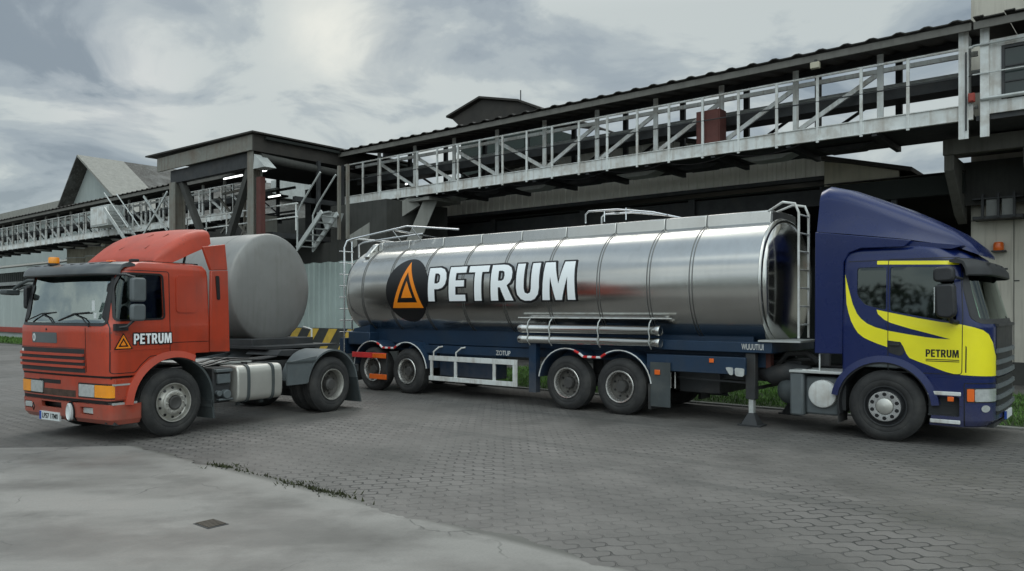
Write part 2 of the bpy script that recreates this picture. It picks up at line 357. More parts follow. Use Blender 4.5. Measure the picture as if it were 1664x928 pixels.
# ------------------------------------------------------------------ shared vehicle pieces
RW = .53
def wheel(kind, parent, loc, sgn, first={}):
    """a wheel whose outer face looks towards sgn*y; origin at the middle of its outer face"""
    key = (kind, sgn)
    if key in first: return clone(first[key], parent, loc)
    wroot = part('wheel', parent, loc); o = sgn
    t = MB(); prof = [(.285, -.05), (.30, -.015), (.33, .0), (.37, .008), (.385, .003), (.40, .010), (.45, .004), (.485, -.018), (.508, -.04), (.524, -.062)]
    for a in (-.062, -.11, -.155, -.20):
        prof += [(.530, a - .002), (.530, a - .036), (.518, a - .038), (.518, a - .045)]
    prof += [(.524, -.262), (.508, -.285), (.47, -.31), (.37, -.32), (.285, -.29)]
    t.lathe(prof, 56, sgn=o)
    t.build('tyre', rubber, wroot)
    r = MB(); n = 48
    deep = {'front': 0, 'cap': 0, 'trailer': 1, 'drive': 2}[kind]
    if deep == 0:
        r.lathe([(.287, -.05), (.296, .0), (.302, .006), (.300, .012), (.288, .010), (.278, -.02), (.268, -.055), (.255, -.062), (.20, -.01), (.186, .03), (.172, .038), (.155, .038), (.118, .034), (.108, .02)], n, sgn=o)
    elif deep == 1:
        r.mi = 3; r.lathe([(.287, -.05), (.298, .0), (.304, .008), (.298, .016), (.276, .012), (.262, -.02), (.255, -.08)], n, sgn=o)
        r.mi = 4; r.lathe([(.255, -.08), (.25, -.105), (.243, -.13), (.225, -.15), (.17, -.155), (.13, -.14), (.12, -.13)], n, sgn=o); r.mi = 0
    else:
        r.lathe([(.287, -.05), (.296, .0), (.302, .006), (.300, .012), (.285, .010), (.270, -.03), (.262, -.11)], n, sgn=o)
        r.mi = 4; r.lathe([(.262, -.11), (.25, -.14), (.225, -.165), (.16, -.17), (.12, -.16)], n, sgn=o); r.mi = 0
    hr, ho, cnt = {0: (.226, -.033, 10), 1: (.205, -.155, 8), 2: (.205, -.172, 8)}[deep]
    if kind == 'cap': hr, ho = .178, .040
    r.mi = 1
    for k in range(cnt):
        a = 2 * PI * (k + .5) / cnt; c = Vector((hr * math.cos(a), (ho + .004) * o, hr * math.sin(a))); nrm = Vector((.55 * math.cos(a), o, .55 * math.sin(a))).normalized() if kind == 'front' else Vector((0, o, 0))
        r.cyl(c - nrm * .02, c + nrm * .009, .029 if kind == 'cap' else .021, 12)
    r.mi = 2; br_, bo = {0: (.145, .036), 1: (.15, -.15), 2: (.15, -.165)}[deep]
    for k in range(10):
        a = 2 * PI * k / 10
        if kind != 'cap': r.cyl((br_ * math.cos(a), bo * o, br_ * math.sin(a)), (br_ * math.cos(a), (bo + .028) * o, br_ * math.sin(a)), .0155, 6)
        else: r.cyl((.205 * math.cos(a), .03 * o, .205 * math.sin(a)), (.205 * math.cos(a), .05 * o, .205 * math.sin(a)), .01, 6)
    r.mi = 0
    if kind == 'cap':
        r.mi = 3; r.lathe([(.225, .0), (.232, .028), (.222, .046), (.178, .047), (.13, .044), (.118, .03)], 48, sgn=o)
    r.build('rim', [dark if kind == 'cap' else rim_m, blk, rim_m if deep == 0 else rim_d, chrome if kind == 'cap' else rim_b, rim_d], wroot)
    c = MB()
    if kind == 'front': c.lathe([(.108, .02), (.104, .05), (.085, .055), (.06, .045), (.0005, .045)], 24, sgn=o)
    elif kind == 'cap': c.lathe([(.12, .03), (.115, .055), (.09, .07), (.0005, .078)], 32, sgn=o)
    elif kind == 'trailer': c.lathe([(.12, -.15), (.112, -.06), (.095, -.035), (.05, -.03), (.0005, -.028)], 24, sgn=o)
    else: c.lathe([(.13, -.17), (.12, -.05), (.09, -.02), (.05, -.015), (.0005, -.012)], 24, sgn=o)
    c.build('hub', {'cap': alu, 'front': hub_m, 'trailer': hub_m, 'drive': hub_m}[kind], wroot)
    first[key] = wroot
    return wroot
def axle(fr_parent, x, kind, yout=1.23, z=RW, dual=False):
    for s in (-1, 1):
        wheel(kind, fr_parent, (x, s * yout, z), s)
        if dual: wheel(kind, fr_parent, (x, s * (yout - .345), z), s)
    a = MB(); a.cyl((x, -.95, z), (x, .95, z), .075, 16); a.cyl((x, -.2, z), (x, .2, z), .15, 16)
    a.build('axle', dark, fr_parent)

# cab shell: lofted from horizontal slices (z, x of the front at its corners, x rear, half width, front corner radius, bulge of the front)
def interp(levels, z):
    if z <= levels[0][0]: return levels[0]
    for a, b in zip(levels, levels[1:]):
        if z <= b[0]:
            t = (z - a[0]) / (b[0] - a[0]); return tuple(a[i] + (b[i] - a[i]) * t for i in range(6))
    return levels[-1]
def ring(lv, off=0.0, zo=0.0, nc=8, nf=14):
    z, xf, xr, hw, rf, bu = lv; xf += off; xr -= off; hw += off; rf = max(.03, rf + off); rr = .05 + max(0, off)
    P = []
    def arc(cx_, cy_, r, a0, a1, k):
        for i in range(k + 1):
            a = a0 + (a1 - a0) * i / k; P.append((cx_ + r * math.cos(a), cy_ + r * math.sin(a), z + zo))
    arc(xr + rr, hw - rr, rr, PI, PI / 2, 3)
    m = 10
    for i in range(1, m): P.append((xr + rr + (xf - rf - xr - rr) * i / m, hw, z + zo))
    k0 = len(P); arc(xf - rf, hw - rf, rf, PI / 2, 0, nc)
    yb = hw - rf
    for i in range(1, nf): y = yb - 2 * yb * i / nf; P.append((xf, y, z + zo))
    arc(xf - rf, -yb, rf, 0, -PI / 2, nc)
    for i in range(1, m): P.append((xf - rf - (xf - rf - xr - rr) * i / m, -hw, z + zo))
    arc(xr + rr, -hw + rr, rr, -PI / 2, -PI, 3)
    if bu:
        P = [((x + bu * (1 - (y / hw) ** 2) * max(0.0, min(1.0, (x - (xf - rf)) / max(rf, .001)))), y, zz_) for x, y, zz_ in P]
    return P
def cab_rings(levels, off, zlo, zhi, n=14):
    zs = sorted({round(l[0], 4) for l in levels if zlo < l[0] < zhi} | {zlo, zhi} | {zlo + (zhi - zlo) * i / n for i in range(n + 1)})
    R_ = []
    for z in zs:
        lv = interp(levels, z); lv = (z,) + tuple(lv[1:]); R_.append(ring(lv, off))
    return R_
def shell(levels, off_o, off_i, zo0, zo1, zi0, zi1):
    mb = MB(); mb.loft(cab_rings(levels, off_o, zo0, zo1)); bmesh.ops.recalc_face_normals(mb.bm, faces=mb.bm.faces)
    m2 = MB(); m2.mi = 1; m2.loft(cab_rings(levels, off_i, zi0, zi1)); bmesh.ops.recalc_face_normals(m2.bm, faces=m2.bm.faces)
    bmesh.ops.reverse_faces(m2.bm, faces=m2.bm.faces)
    me = bpy.data.meshes.new('x'); m2.bm.to_mesh(me); m2.bm.free(); mb.bm.from_mesh(me); bpy.data.meshes.remove(me)
    return mb
def patch(levels, off0, off1, cutter, name, m, parent, zlo, zhi, smooth=30):
    mb = shell(levels, off1, off0, zlo, zhi, zlo + .03, zhi - .03)
    for f in mb.bm.faces: f.material_index = 0
    o = mb.build(name, m, parent, recalc=False, smooth=None)
    boolean(o, cutter.bm, 'INTERSECT'); o.data.shade_smooth(); o.data.set_sharp_from_angle(angle=math.radians(smooth)); return o
def rounded(poly, r, n=4):
    out_ = []; L = len(poly)
    for i in range(L):
        p = Vector(poly[i]); a = Vector(poly[i - 1]); b = Vector(poly[(i + 1) % L]); da = (a - p); db = (b - p); q = min(r, da.length * .45, db.length * .45)
        A = p + da.normalized() * q; C = p + db.normalized() * q
        for k in range(n + 1):
            t = k / n; out_.append(tuple(A * (1 - t) ** 2 + p * 2 * t * (1 - t) + C * t * t))
    return out_
def grow(poly, d):
    c = Vector((sum(p[0] for p in poly) / len(poly), sum(p[1] for p in poly) / len(poly))); L = len(poly); o = []
    area = sum(poly[i - 1][0] * poly[i][1] - poly[i][0] * poly[i - 1][1] for i in range(L)); s = 1 if area > 0 else -1
    for i in range(L):
        p = Vector(poly[i]); a = (p - Vector(poly[i - 1])); b = (Vector(poly[(i + 1) % L]) - p)
        if a.length < 1e-6: a = b
        if b.length < 1e-6: b = a
        na = Vector((a.y, -a.x)).normalized() * s; nb = Vector((b.y, -b.x)).normalized() * s; n_ = (na + nb); n_ = n_.normalized() if n_.length > 1e-6 else na
        o.append(tuple(p + n_ * d))
    return o
def wrap_strip(poly, wd, axis, a, b):     # cutter for a thin closed line along a polygon
    mb = MB(); O = grow(poly, wd / 2); I = grow(poly, -wd / 2); L = len(poly)
    def P(u, v, t): return {'x': (t, u, v), 'y': (u, t, v)}[axis]
    V = [[mb.bm.verts.new(P(*q, t)) for q in K] for K in (O, I) for t in (a, b)]
    oa, ob, ia, ib = V
    for i in range(L):
        j = (i + 1) % L
        mb.face([oa[i], oa[j], ob[j], ob[i]]); mb.face([ia[i], ib[i], ib[j], ia[j]]); mb.face([oa[i], ia[i], ia[j], oa[j]]); mb.face([ob[i], ob[j], ib[j], ib[i]])
    return mb
def arch_pts(cx_, cz, r, a0, a1, n): return [(cx_ + r * math.cos(math.radians(a0 + (a1 - a0) * i / n)), cz + r * math.sin(math.radians(a0 + (a1 - a0) * i / n))) for i in range(n + 1)]
def band(outer, inner): return outer + list(reversed(inner))
def sweep_band(mb, O, I, y0, y1, y1i=None):
    y1i = y1 if y1i is None else y1i
    mb.loft([[(a[0], y0, a[1]), (a[0], y1, a[1]), (b[0], y1i, b[1]), (b[0], y0, b[1])] for a, b in zip(O, I)]); return mb
def logo_flat(parent, func, cx_, cz, wd, ht, flip=1, disc=None, rim=None, th=.004):
    """orange hollow triangle around a small solid triangle; optional black disc behind"""
    if disc:
        pts = [(disc[0] + disc[2] * math.cos(2 * PI * k / 48), disc[1] + disc[3] * math.sin(2 * PI * k / 48)) for k in range(48)]
        bm = poly2d([pts]); slice_y(bm, .05); decal(bm, 'logo_disc', blk, parent, func, th)
    f2 = (lambda x, z: (Vector(func(x, z)[0]) + Vector(func(x, z)[1]) * (th + .001), func(x, z)[1])) if (disc or rim) else func
    tri = [(cx_ - wd / 2 * flip, cz - ht / 2), (cx_ + wd / 2 * flip, cz - ht / 2), (cx_, cz + ht / 2)]
    if rim:
        bm = poly2d([rounded([tuple(q) for q in grow(tri, rim * 1.9)], rim)]); slice_y(bm, .05); decal(bm, 'logo_outline', blk, parent, func, th)
    tk = ht * .125; inner = grow(tri, -tk * 1.25)
    ctr = Vector((cx_, cz - ht * .16)); inner = [tuple(ctr + (Vector(p) - ctr) * .66) for p in tri]
    bm = poly2d(ringpoly(tri, inner)); slice_y(bm, .05); decal(bm, 'logo_triangle', orange, parent, f2, th * .7)
    sm_ = [tuple(ctr + (Vector(p) - ctr) * .36) for p in tri]
    bm = poly2d([sm_]); slice_y(bm, .05); decal(bm, 'logo_centre', orange, parent, f2, th * .7)
GLY = {   # heavy condensed capitals, height 1; lists of contours (outer first, then holes)
    'P': (.60, [[(0, 0), (.21, 0), (.21, .36), (.34, .36), (.47, .40), (.56, .50), (.60, .66), (.57, .84), (.49, .95), (.36, 1), (0, 1)], [(.21, .53), (.21, .83), (.31, .83), (.375, .78), (.39, .68), (.375, .58), (.31, .53)]]),
    'E': (.52, [[(0, 0), (.52, 0), (.52, .18), (.21, .18), (.21, .42), (.48, .42), (.48, .60), (.21, .60), (.21, .82), (.52, .82), (.52, 1), (0, 1)]]),
    'T': (.60, [[(.195, 0), (.405, 0), (.405, .82), (.60, .82), (.60, 1), (0, 1), (0, .82), (.195, .82)]]),
    'R': (.64, [[(0, 0), (.21, 0), (.21, .37), (.27, .37), (.41, 0), (.64, 0), (.46, .42), (.55, .50), (.60, .62), (.60, .78), (.55, .91), (.45, .98), (.33, 1), (0, 1)], [(.21, .55), (.21, .83), (.31, .83), (.37, .80), (.39, .70), (.37, .59), (.31, .55)]]),
    'U': (.62, [[(.0, .34), (.03, .16), (.12, .04), (.23, -.01), (.39, -.01), (.50, .04), (.59, .16), (.62, .34), (.62, 1), (.41, 1), (.41, .32), (.385, .21), (.31, .175), (.235, .21), (.21, .32), (.21, 1), (0, 1)]]),
    'M': (.84, [[(0, 0), (.19, 0), (.20, .62), (.34, 0), (.50, 0), (.64, .62), (.65, 0), (.84, 0), (.80, 1), (.545, 1), (.42, .42), (.295, 1), (.04, 1)]]),
}
def glyph_bm(s, off=0.0):
    cu = bpy.data.curves.new('t', 'CURVE'); cu.dimensions = '2D'; cu.fill_mode = 'BOTH'; x = 0; tot = 0
    for ch in s:
        wd_, cs = GLY[ch]
        for ci, c in enumerate(cs):
            c = [(x + p[0], p[1]) for p in c]
            if off:
                c = grow(c, off if ci == 0 else -min(off, .06))
            sp_ = cu.splines.new('POLY'); sp_.points.add(len(c) - 1); sp_.use_cyclic_u = True
            for q, p in zip(sp_.points, c): q.co = (p[0], p[1], 0, 1)
        x += wd_ + .085
    o = bpy.data.objects.new('t', cu); COL.objects.link(o); bpy.context.view_layer.update()
    me = bpy.data.meshes.new_from_object(o.evaluated_get(bpy.context.evaluated_depsgraph_get()))
    bm = bmesh.new(); bm.from_mesh(me); bpy.data.objects.remove(o); bpy.data.curves.remove(cu); bpy.data.meshes.remove(me)
    bmesh.ops.remove_doubles(bm, verts=bm.verts, dist=1e-5); return bm
def petrum(parent, func, x0, x1, z0, z1, outline=None, fill=white_m, bold=.02, th=.004, sub=.04):
    base = glyph_bm('PETRUM'); b0 = bounds(base)
    if outline:
        xo = 0; W_ = b0[1] - b0[0]; ctr = 0
        for ch in 'PETRUM':
            ob = glyph_bm(ch, outline)
            for v in ob.verts: v.co.x += xo
            fit(ob, b0, x0, x1, z0, z1); slice_y(ob, sub)
            d_ = ctr * .00025; decal(ob, 'lettering_outline', blk, parent, (lambda x, z, d_=d_: (Vector(func(x, z)[0]) + Vector(func(x, z)[1]) * d_, func(x, z)[1])), th); ctr += 1
            xo += GLY[ch][0] + .085
    fit(base, b0, x0, x1, z0, z1); slice_y(base, sub)
    f2 = (lambda x, z: (Vector(func(x, z)[0]) + Vector(func(x, z)[1]) * (th + .0022), func(x, z)[1])) if outline else func
    decal(base, 'lettering', fill, parent, f2, th * .7)

# ================================================================== SETTING
def flat(name, poly, z, m, fr=W, kind='structure', th=.0):
    mb = MB()
    if th > 0: mb.prism(poly, 'z', z - th, z)
    else: mb.face([mb.bm.verts.new((x, y, z)) for x, y in poly])
    bmesh.ops.recalc_face_normals(mb.bm, faces=mb.bm.faces)
    if th <= 0:
        for f in mb.bm.faces:
            if f.normal.z < 0: f.normal_flip()
    o = mb.build(name, m, recalc=False, smooth=None); o.location = (fr.o.x, fr.o.y, 0); o.rotation_euler = (0, 0, fr.ang); o['kind'] = kind; return o
def paver_material():
    m = bpy.data.materials.new('interlocking_pavers'); m.use_nodes = True; t = m.node_tree; p = t.nodes['Principled BSDF']
    tcn = t.nodes.new('ShaderNodeTexCoord'); sp = t.nodes.new('ShaderNodeSeparateXYZ'); t.links.new(tcn.outputs['Object'], sp.inputs[0])
    def nz(s, d=5, r=.6):
        n = t.nodes.new('ShaderNodeTexNoise'); n.inputs['Scale'].default_value = s; n.inputs['Detail'].default_value = d; n.inputs['Roughness'].default_value = r
        t.links.new(tcn.outputs['Object'], n.inputs[0]); return n.outputs[0]
    x, y = sp.outputs[0], sp.outputs[1]
    wob = M(t, 'MULTIPLY', M(t, 'SUBTRACT', nz(1.3, 2), .5), .10)
    x = M(t, 'ADD', x, wob); y = M(t, 'ADD', y, M(t, 'MULTIPLY', M(t, 'SUBTRACT', nz(.9, 2), .5), .12))
    L, H = .32, .19
    def tri(v, per, amp):     # rounded zigzag
        return M(t, 'MULTIPLY', M(t, 'SINE', M(t, 'MULTIPLY', v, 2 * PI / per)), amp)
    y2 = M(t, 'ADD', y, tri(x, L / 2, .026)); x2 = M(t, 'ADD', x, tri(y, H, .024))
    cb = t.nodes.new('ShaderNodeCombineXYZ'); t.links.new(x2, cb.inputs[0]); t.links.new(y2, cb.inputs[1])
    b = t.nodes.new('ShaderNodeTexBrick'); t.links.new(cb.outputs[0], b.inputs[0])
    b.inputs['Scale'].default_value = 1; b.inputs['Brick Width'].default_value = L; b.inputs['Row Height'].default_value = H
    b.inputs['Mortar Size'].default_value = .0125; b.inputs['Mortar Smooth'].default_value = .55; b.inputs['Bias'].default_value = 0
    b.inputs['Color1'].default_value = (.118, .110, .103, 1); b.inputs['Color2'].default_value = (.162, .151, .141, 1); b.inputs['Mortar'].default_value = (.032, .033, .030, 1)
    worn = ramp(t, nz(.33, 5), [(.45, .08), (.58, 1.0)])           # joints filled with dust in places
    fill = ramp(t, nz(1.1, 6), [(.4, (.092, .087, .08)), (.6, (.141, .132, .122))])
    c = mix(t, worn, fill, b.outputs['Color'])
    c = mix(t, ramp(t, nz(.23, 7, .65), [(.42, .0), (.62, .6)]), c, (.088, .083, .077))
    c = mix(t, ramp(t, nz(3.2, 8, .7), [(.58, .0), (.74, .5)]), c, (.165, .162, .148))
    c = mix(t, ramp(t, nz(.5, 5, .6), [(.62, .0), (.70, .6)]), c, (.062, .063, .058))   # oil and damp
    m3 = t.nodes.new('ShaderNodeMapping'); m3.inputs['Scale'].default_value = (.06, 1.5, 1); m3.inputs['Rotation'].default_value = (0, 0, .22); t.links.new(tcn.outputs['Object'], m3.inputs[0])
    n3 = t.nodes.new('ShaderNodeTexNoise'); n3.inputs['Scale'].default_value = 1.3; n3.inputs['Detail'].default_value = 5; t.links.new(m3.outputs[0], n3.inputs[0])
    c = mix(t, ramp(t, n3.outputs[0], [(.55, .0), (.68, .5)]), c, (.06, .06, .055))
    c = mix(t, ramp(t, nz(55, 3, .7), [(.45, .0), (.75, .30)]), c, (.055, .056, .05))
    t.links.new(c, p.inputs['Base Color'])
    t.links.new(ramp(t, nz(.28, 6), [(.36, .5), (.6, .82)]), p.inputs['Roughness'])
    hgt = M(t, 'ADD', M(t, 'MULTIPLY', M(t, 'MULTIPLY', b.outputs['Fac'], -1.0), M(t, 'ADD', M(t, 'MULTIPLY', worn, .75), .25)), M(t, 'MULTIPLY', nz(60, 3), .16))
    cellh = t.nodes.new('ShaderNodeBump'); cellh.inputs['Strength'].default_value = 1.0; cellh.inputs['Distance'].default_value = .022
    t.links.new(hgt, cellh.inputs['Height'])
    b2 = t.nodes.new('ShaderNodeBump'); b2.inputs['Strength'].default_value = .35; b2.inputs['Distance'].default_value = .05
    t.links.new(nz(2.2, 3), b2.inputs['Height']); t.links.new(cellh.outputs[0], b2.inputs['Normal'])
    t.links.new(b2.outputs[0], p.inputs['Normal']); return m
def slab_material():
    m = bpy.data.materials.new('worn_concrete_slab'); m.use_nodes = True; t = m.node_tree; p = t.nodes['Principled BSDF']
    tcn = t.nodes.new('ShaderNodeTexCoord')
    def nz(s, d=5, r=.6, st=(1, 1, 1), off=(0, 0, 0)):
        mp = t.nodes.new('ShaderNodeMapping'); mp.inputs['Scale'].default_value = st; mp.inputs['Location'].default_value = off; t.links.new(tcn.outputs['Object'], mp.inputs[0])
        n = t.nodes.new('ShaderNodeTexNoise'); n.inputs['Scale'].default_value = s; n.inputs['Detail'].default_value = d; n.inputs['Roughness'].default_value = r
        t.links.new(mp.outputs[0], n.inputs[0]); return n.outputs[0]
    c = ramp(t, nz(.7, 7, .6), [(.35, (.128, .120, .110)), (.65, (.20, .19, .174))])
    c = mix(t, ramp(t, nz(.55, 5, .55, (.6, 1.2, 1), (4, 1, 0)), [(.47, .0), (.60, .9)]), c, (.255, .243, .225))     # pale worn screed
    sp = t.nodes.new('ShaderNodeSeparateXYZ'); t.links.new(tcn.outputs['Object'], sp.inputs[0])
    dd = M(t, 'ADD', M(t, 'MULTIPLY', M(t, 'ADD', sp.outputs[0], 5.4), -.642), M(t, 'MULTIPLY', M(t, 'ADD', sp.outputs[1], -11.0), -.767))     # metres in from the slab edge
    dn = M(t, 'ADD', dd, M(t, 'MULTIPLY', M(t, 'SUBTRACT', nz(.9, 6, .6), .5), 2.6))
    edgef = ramp(t, M(t, 'MULTIPLY', dn, .5), [(.0, .7), (.12, .65), (.36, .0)]); c = mix(t, edgef, c, (.25, .24, .222))
    c = mix(t, ramp(t, dd, [(.0, .75), (.10, .0)]), c, (.06, .06, .05))
    c = mix(t, ramp(t, nz(.8, 6, .65, (1, 1, 1), (9, 3, 0)), [(.50, .0), (.70, .7)]), c, (.09, .085, .077))
    c = mix(t, ramp(t, nz(45, 4, .7), [(.42, .0), (.8, .30)]), c, (.09, .09, .085))
    # fine cracks
    v = t.nodes.new('ShaderNodeTexVoronoi'); v.feature = 'DISTANCE_TO_EDGE'; v.inputs['Scale'].default_value = .42
    mp = t.nodes.new('ShaderNodeVectorMath'); mp.operation = 'ADD'; t.links.new(tcn.outputs['Object'], mp.inputs[0])
    nn = t.nodes.new('ShaderNodeTexNoise'); nn.inputs['Scale'].default_value = 1.4; nn.inputs['Detail'].default_value = 6; t.links.new(tcn.outputs['Object'], nn.inputs[0]); t.links.new(nn.outputs[1], mp.inputs[1]); t.links.new(mp.outputs[0], v.inputs[0])
    crack = ramp(t, v.outputs[0], [(.0, 1.0), (.007, .0)])
    crack = M(t, 'MULTIPLY', crack, ramp(t, nz(.5, 3), [(.48, .0), (.56, .8)]))
    c = mix(t, crack, c, (.05, .05, .045))
    t.links.new(c, p.inputs['Base Color'])
    t.links.new(ramp(t, nz(.5, 5, .6, (.7, 1, 1), (2, 5, 0)), [(.4, .5), (.6, .8)]), p.inputs['Roughness'])
    bn = t.nodes.new('ShaderNodeBump'); bn.inputs['Strength'].default_value = .35; bn.inputs['Distance'].default_value = .01
    t.links.new(M(t, 'SUBTRACT', M(t, 'ADD', nz(25, 5, .7), M(t, 'MULTIPLY', nz(3, 3), 2.0)), M(t, 'MULTIPLY', crack, 1.5)), bn.inputs['Height']); t.links.new(bn.outputs[0], p.inputs['Normal']); return m
pav = paver_material(); slab_m = slab_material()
earth = mat('bare_earth', (.07, .062, .045), .95, var=.3, scale=.6)
kerb_c = mat('kerb_concrete', (.19, .19, .175), .85, dirt=.5, dirtcol=(.07, .075, .055))
soil = mat('turf_soil', (.025, .04, .012), .95, var=.4, scale=2)
flat('ground', [(-500, -400), (500, -400), (500, 600), (-500, 600)], -.03, earth)
flat('yard_paving', [(-90, -60), (60, -60), (60, 10.3), (-90, 10.3)], 0.0, pav, B)
# concrete slab in the foreground, with a ragged edge
edge = []; random.seed(3)
A0, A1 = Vector((-5.4, 11.0)), Vector((3.2, 3.8)); dv = (A1 - A0).normalized(); nv = Vector((-dv.y, dv.x))
from mathutils import noise as mnoise
for i in range(420):
    q = A0 + (A1 - A0) * i / 419; d_ = .22 * mnoise.noise(Vector((i * .021, 3, 1))) + .09 * mnoise.noise(Vector((i * .09, 7, 1))) + .035 * mnoise.noise(Vector((i * .4, 1, 5)))
    q = q + nv * d_; edge.append((q.x, q.y))
left = [(-30, 9.2)] + [(-28 + i * .7 + random.uniform(-.2, .2), 9.2 + i * .055 + random.uniform(-.04, .04)) for i in range(31)]
flat('concrete_slab', left + edge + [(3.2, -20), (-30, -20)], .022, slab_m, W, th=.06)
# grass
flat('grass_bank', [(-13.3, 1.5), (16, 1.5), (16, 7.2), (-13.3, 7.2)], .03, soil, B, th=.05)
flat('grass_verge', [(-90, 2.6), (-37.5, 2.6), (-37.5, 6.1), (-90, 6.1)], .03, soil, B, th=.05)
def grass(name, x0, x1, y0, y1, n, hmin, hmax, wd, sd_):
    rnd = random.Random(sd_); vs = []; fs = []
    for i in range(n):
        x = rnd.uniform(x0, x1); y = rnd.uniform(y0, y1); h = rnd.uniform(hmin, hmax) * (1 if y > y0 + .15 else .6); a = rnd.uniform(0, 2 * PI); dx, dy = math.cos(a) * wd, math.sin(a) * wd
        lx, ly = rnd.uniform(-.5, .5) * h, rnd.uniform(-.5, .5) * h; k = len(vs)
        vs += [(x - dx, y - dy, .02), (x + dx, y + dy, .02), (x + lx * .5 + dx * .6, y + ly * .5 + dy * .6, h * .65), (x + lx, y + ly, h)]
        fs += [(k, k + 1, k + 2), (k, k + 2, k + 3)]
    me = bpy.data.meshes.new(name); me.from_pydata(vs, [], fs); me.materials.append(grass_m)
    o = bpy.data.objects.new(name, me); COL.objects.link(o); o['kind'] = 'stuff'; o.location = B.o; o.rotation_euler = (0, 0, B.ang)
    return o
grass_m = mat('grass_blades', (.07, .15, .022), .7, var=.6, scale=1.7)
grass('grass', -13.3, 13, 1.5, 7.2, 46000, .05, .15, .012, 1)
grass('grass', -75, -37.5, 2.6, 6.1, 9000, .06, .2, .03, 2)
k = MB(); x = -13.3
while x < 15: k.box(x + .006, x + .994, 1.36, 1.49, -.05, .035); x += 1
o = k.build('kerb', kerb_c, bevel=.012); finish(o, B, None, None, kind='structure')
# weeds and debris along the slab edge
def weed(px, py, s, label):
    rnd = random.Random(int(px * 100)); mb = MB()
    for i in range(46):
        a = rnd.uniform(0, 2 * PI); r = rnd.uniform(0, .12 * s); h = rnd.uniform(.01, .035) * s; x, y = r * math.cos(a) * 1.8, r * math.sin(a); b = rnd.uniform(0, PI)
        mb.face([mb.bm.verts.new(q) for q in ((x, y, 0), (x + .02 * math.cos(b), y + .02 * math.sin(b), 0), (x + rnd.uniform(-.05, .05), y + rnd.uniform(-.05, .05), h))])
    o = mb.build('weed_tuft', moss, smooth=None, recalc=False); finish(o, W, label, 'weed', base=(px, py, .02), group='weeds along the slab edge')
def edge_y(x): return 11.0 - (x + 5.4) * .837 + .05
weed(-3.55, edge_y(-3.55), 1.5, 'dark weed tuft at the slab edge, the farthest of the three, below the red lorry'); weed(-2.35, edge_y(-2.35), 1.5, 'flat mossy tuft spread along the middle of the slab edge'); weed(-1.85, edge_y(-1.85), 1.3, 'dark weed tuft at the slab edge nearest the picture centre')
rnd = random.Random(5); vs = []; fs = []
for i in range(420):      # moss and grit caught along the joint between slab and pavers
    x = rnd.choice((rnd.gauss(-2.5, .4), rnd.gauss(-3.5, .15), rnd.gauss(-1.9, .15))); y = edge_y(x) + rnd.gauss(.02, .05); h = rnd.uniform(.006, .03); a = rnd.uniform(0, PI); k = len(vs); q = rnd.uniform(.006, .02)
    vs += [(x - q * math.cos(a), y - q * math.sin(a), .0), (x + q * math.cos(a), y + q * math.sin(a), .0), (x + rnd.uniform(-.02, .02), y + rnd.uniform(-.02, .02), .02 + h)]; fs.append((k, k + 1, k + 2))
me = bpy.data.meshes.new('moss'); me.from_pydata(vs, [], fs); me.materials.append(moss); o = bpy.data.objects.new('moss', me); COL.objects.link(o); o['kind'] = 'stuff'
g = thing('drain_grate', 'small rusty drain grate set in the foreground concrete', 'drain grate', B, tuple((lambda v: (v.dot(B.f), v.dot(B.l), .022))(Vector((-2.72, 6.95, 0)) - B.o)))
bx = Vector(g['bx']); mb = MB(); mb.box(bx.x - .13, bx.x + .13, bx.y - .10, bx.y + .10, .0225, .0265); mb.build('frame', dark, g)
mb = MB()
for i in range(6): mb.box(bx.x - .115 + i * .04, bx.x - .095 + i * .04, bx.y - .085, bx.y + .085, .027, .034)
mb.build('grate_bars', mat('rusty_iron', (.09, .075, .06), .8, var=.3), g)

# ================================================================== THE WORKS BEHIND (frame B: x along the tanker, y away from it)
def poly_ribbed(name, m, parent, x0, x1, zf, zt, y, pitch, depth):
    mb = MB(); pts = []; x = x0
    while x < x1 - 1e-6:
        for dx, d in ((0, 0), (.45, 0), (.55, depth), (.9, depth)):
            if x + dx * pitch < x1: pts.append((x + dx * pitch, d))
        x += pitch
    pts.append((x1, 0))
    for (a, da), (b, db) in zip(pts, pts[1:]):
        mb.hexa([(a, y - da, zf(a)), (b, y - db, zf(b)), (b, y - db + .02, zf(b)), (a, y - da + .02, zf(a)), (a, y - da, zt(a)), (b, y - db, zt(b)), (b, y - db + .02, zt(b)), (a, y - da + .02, zt(a))])
    return mb.build(name, m, parent, smooth=None)
# ---- open shed with ribbed gable
sh = thing('open_shed', 'big open sided shed with pale ribbed gable cladding and a black interior, behind the tanker', 'shed', B, (-15, 10.3, 0))
top = lambda x: 8.15 - .26 * (x + 10.9) if x > -10.9 else 8.15 + (x + 10.9) * .088
bot = lambda x: 6.02
poly_ribbed('gable_cladding', cladding, sh, -27.5, -4.46, bot, lambda x: top(x) - .02, 10.3, .3, .04)
mb = MB()
for (xa, xb) in ((-27.8, -10.9), (-10.9, -2.0)):
    za, zb = top(xa), top(xb)
    mb.hexa([(xa, 9.95, za), (xb, 9.95, zb), (xb, 30, zb), (xa, 30, za), (xa, 9.95, za + .12), (xb, 9.95, zb + .12), (xb, 30, zb + .12), (xa, 30, za + .12)])
mb.build('roof', roof_dark, sh)
mb = MB(); mb.box(-4.46, -2.4, 10.28, 10.4, 5.2, 6.02); mb.prism([(-4.46, 6.02), (-2.45, 6.02), (-2.45, 6.03), (-4.46, 6.44)], 'y', 10.28, 10.4); mb.build('cream_panel', cream, sh)
mb = MB(); mb.box(-27.5, -4.46, 10.22, 10.5, 5.9, 6.02); mb.build('eaves_gutter', dark, sh)
mb = MB(); mb.box(-29.5, -.7, 24, 24.3, 0, 6.1); mb.build('back_wall', dark_int, sh)
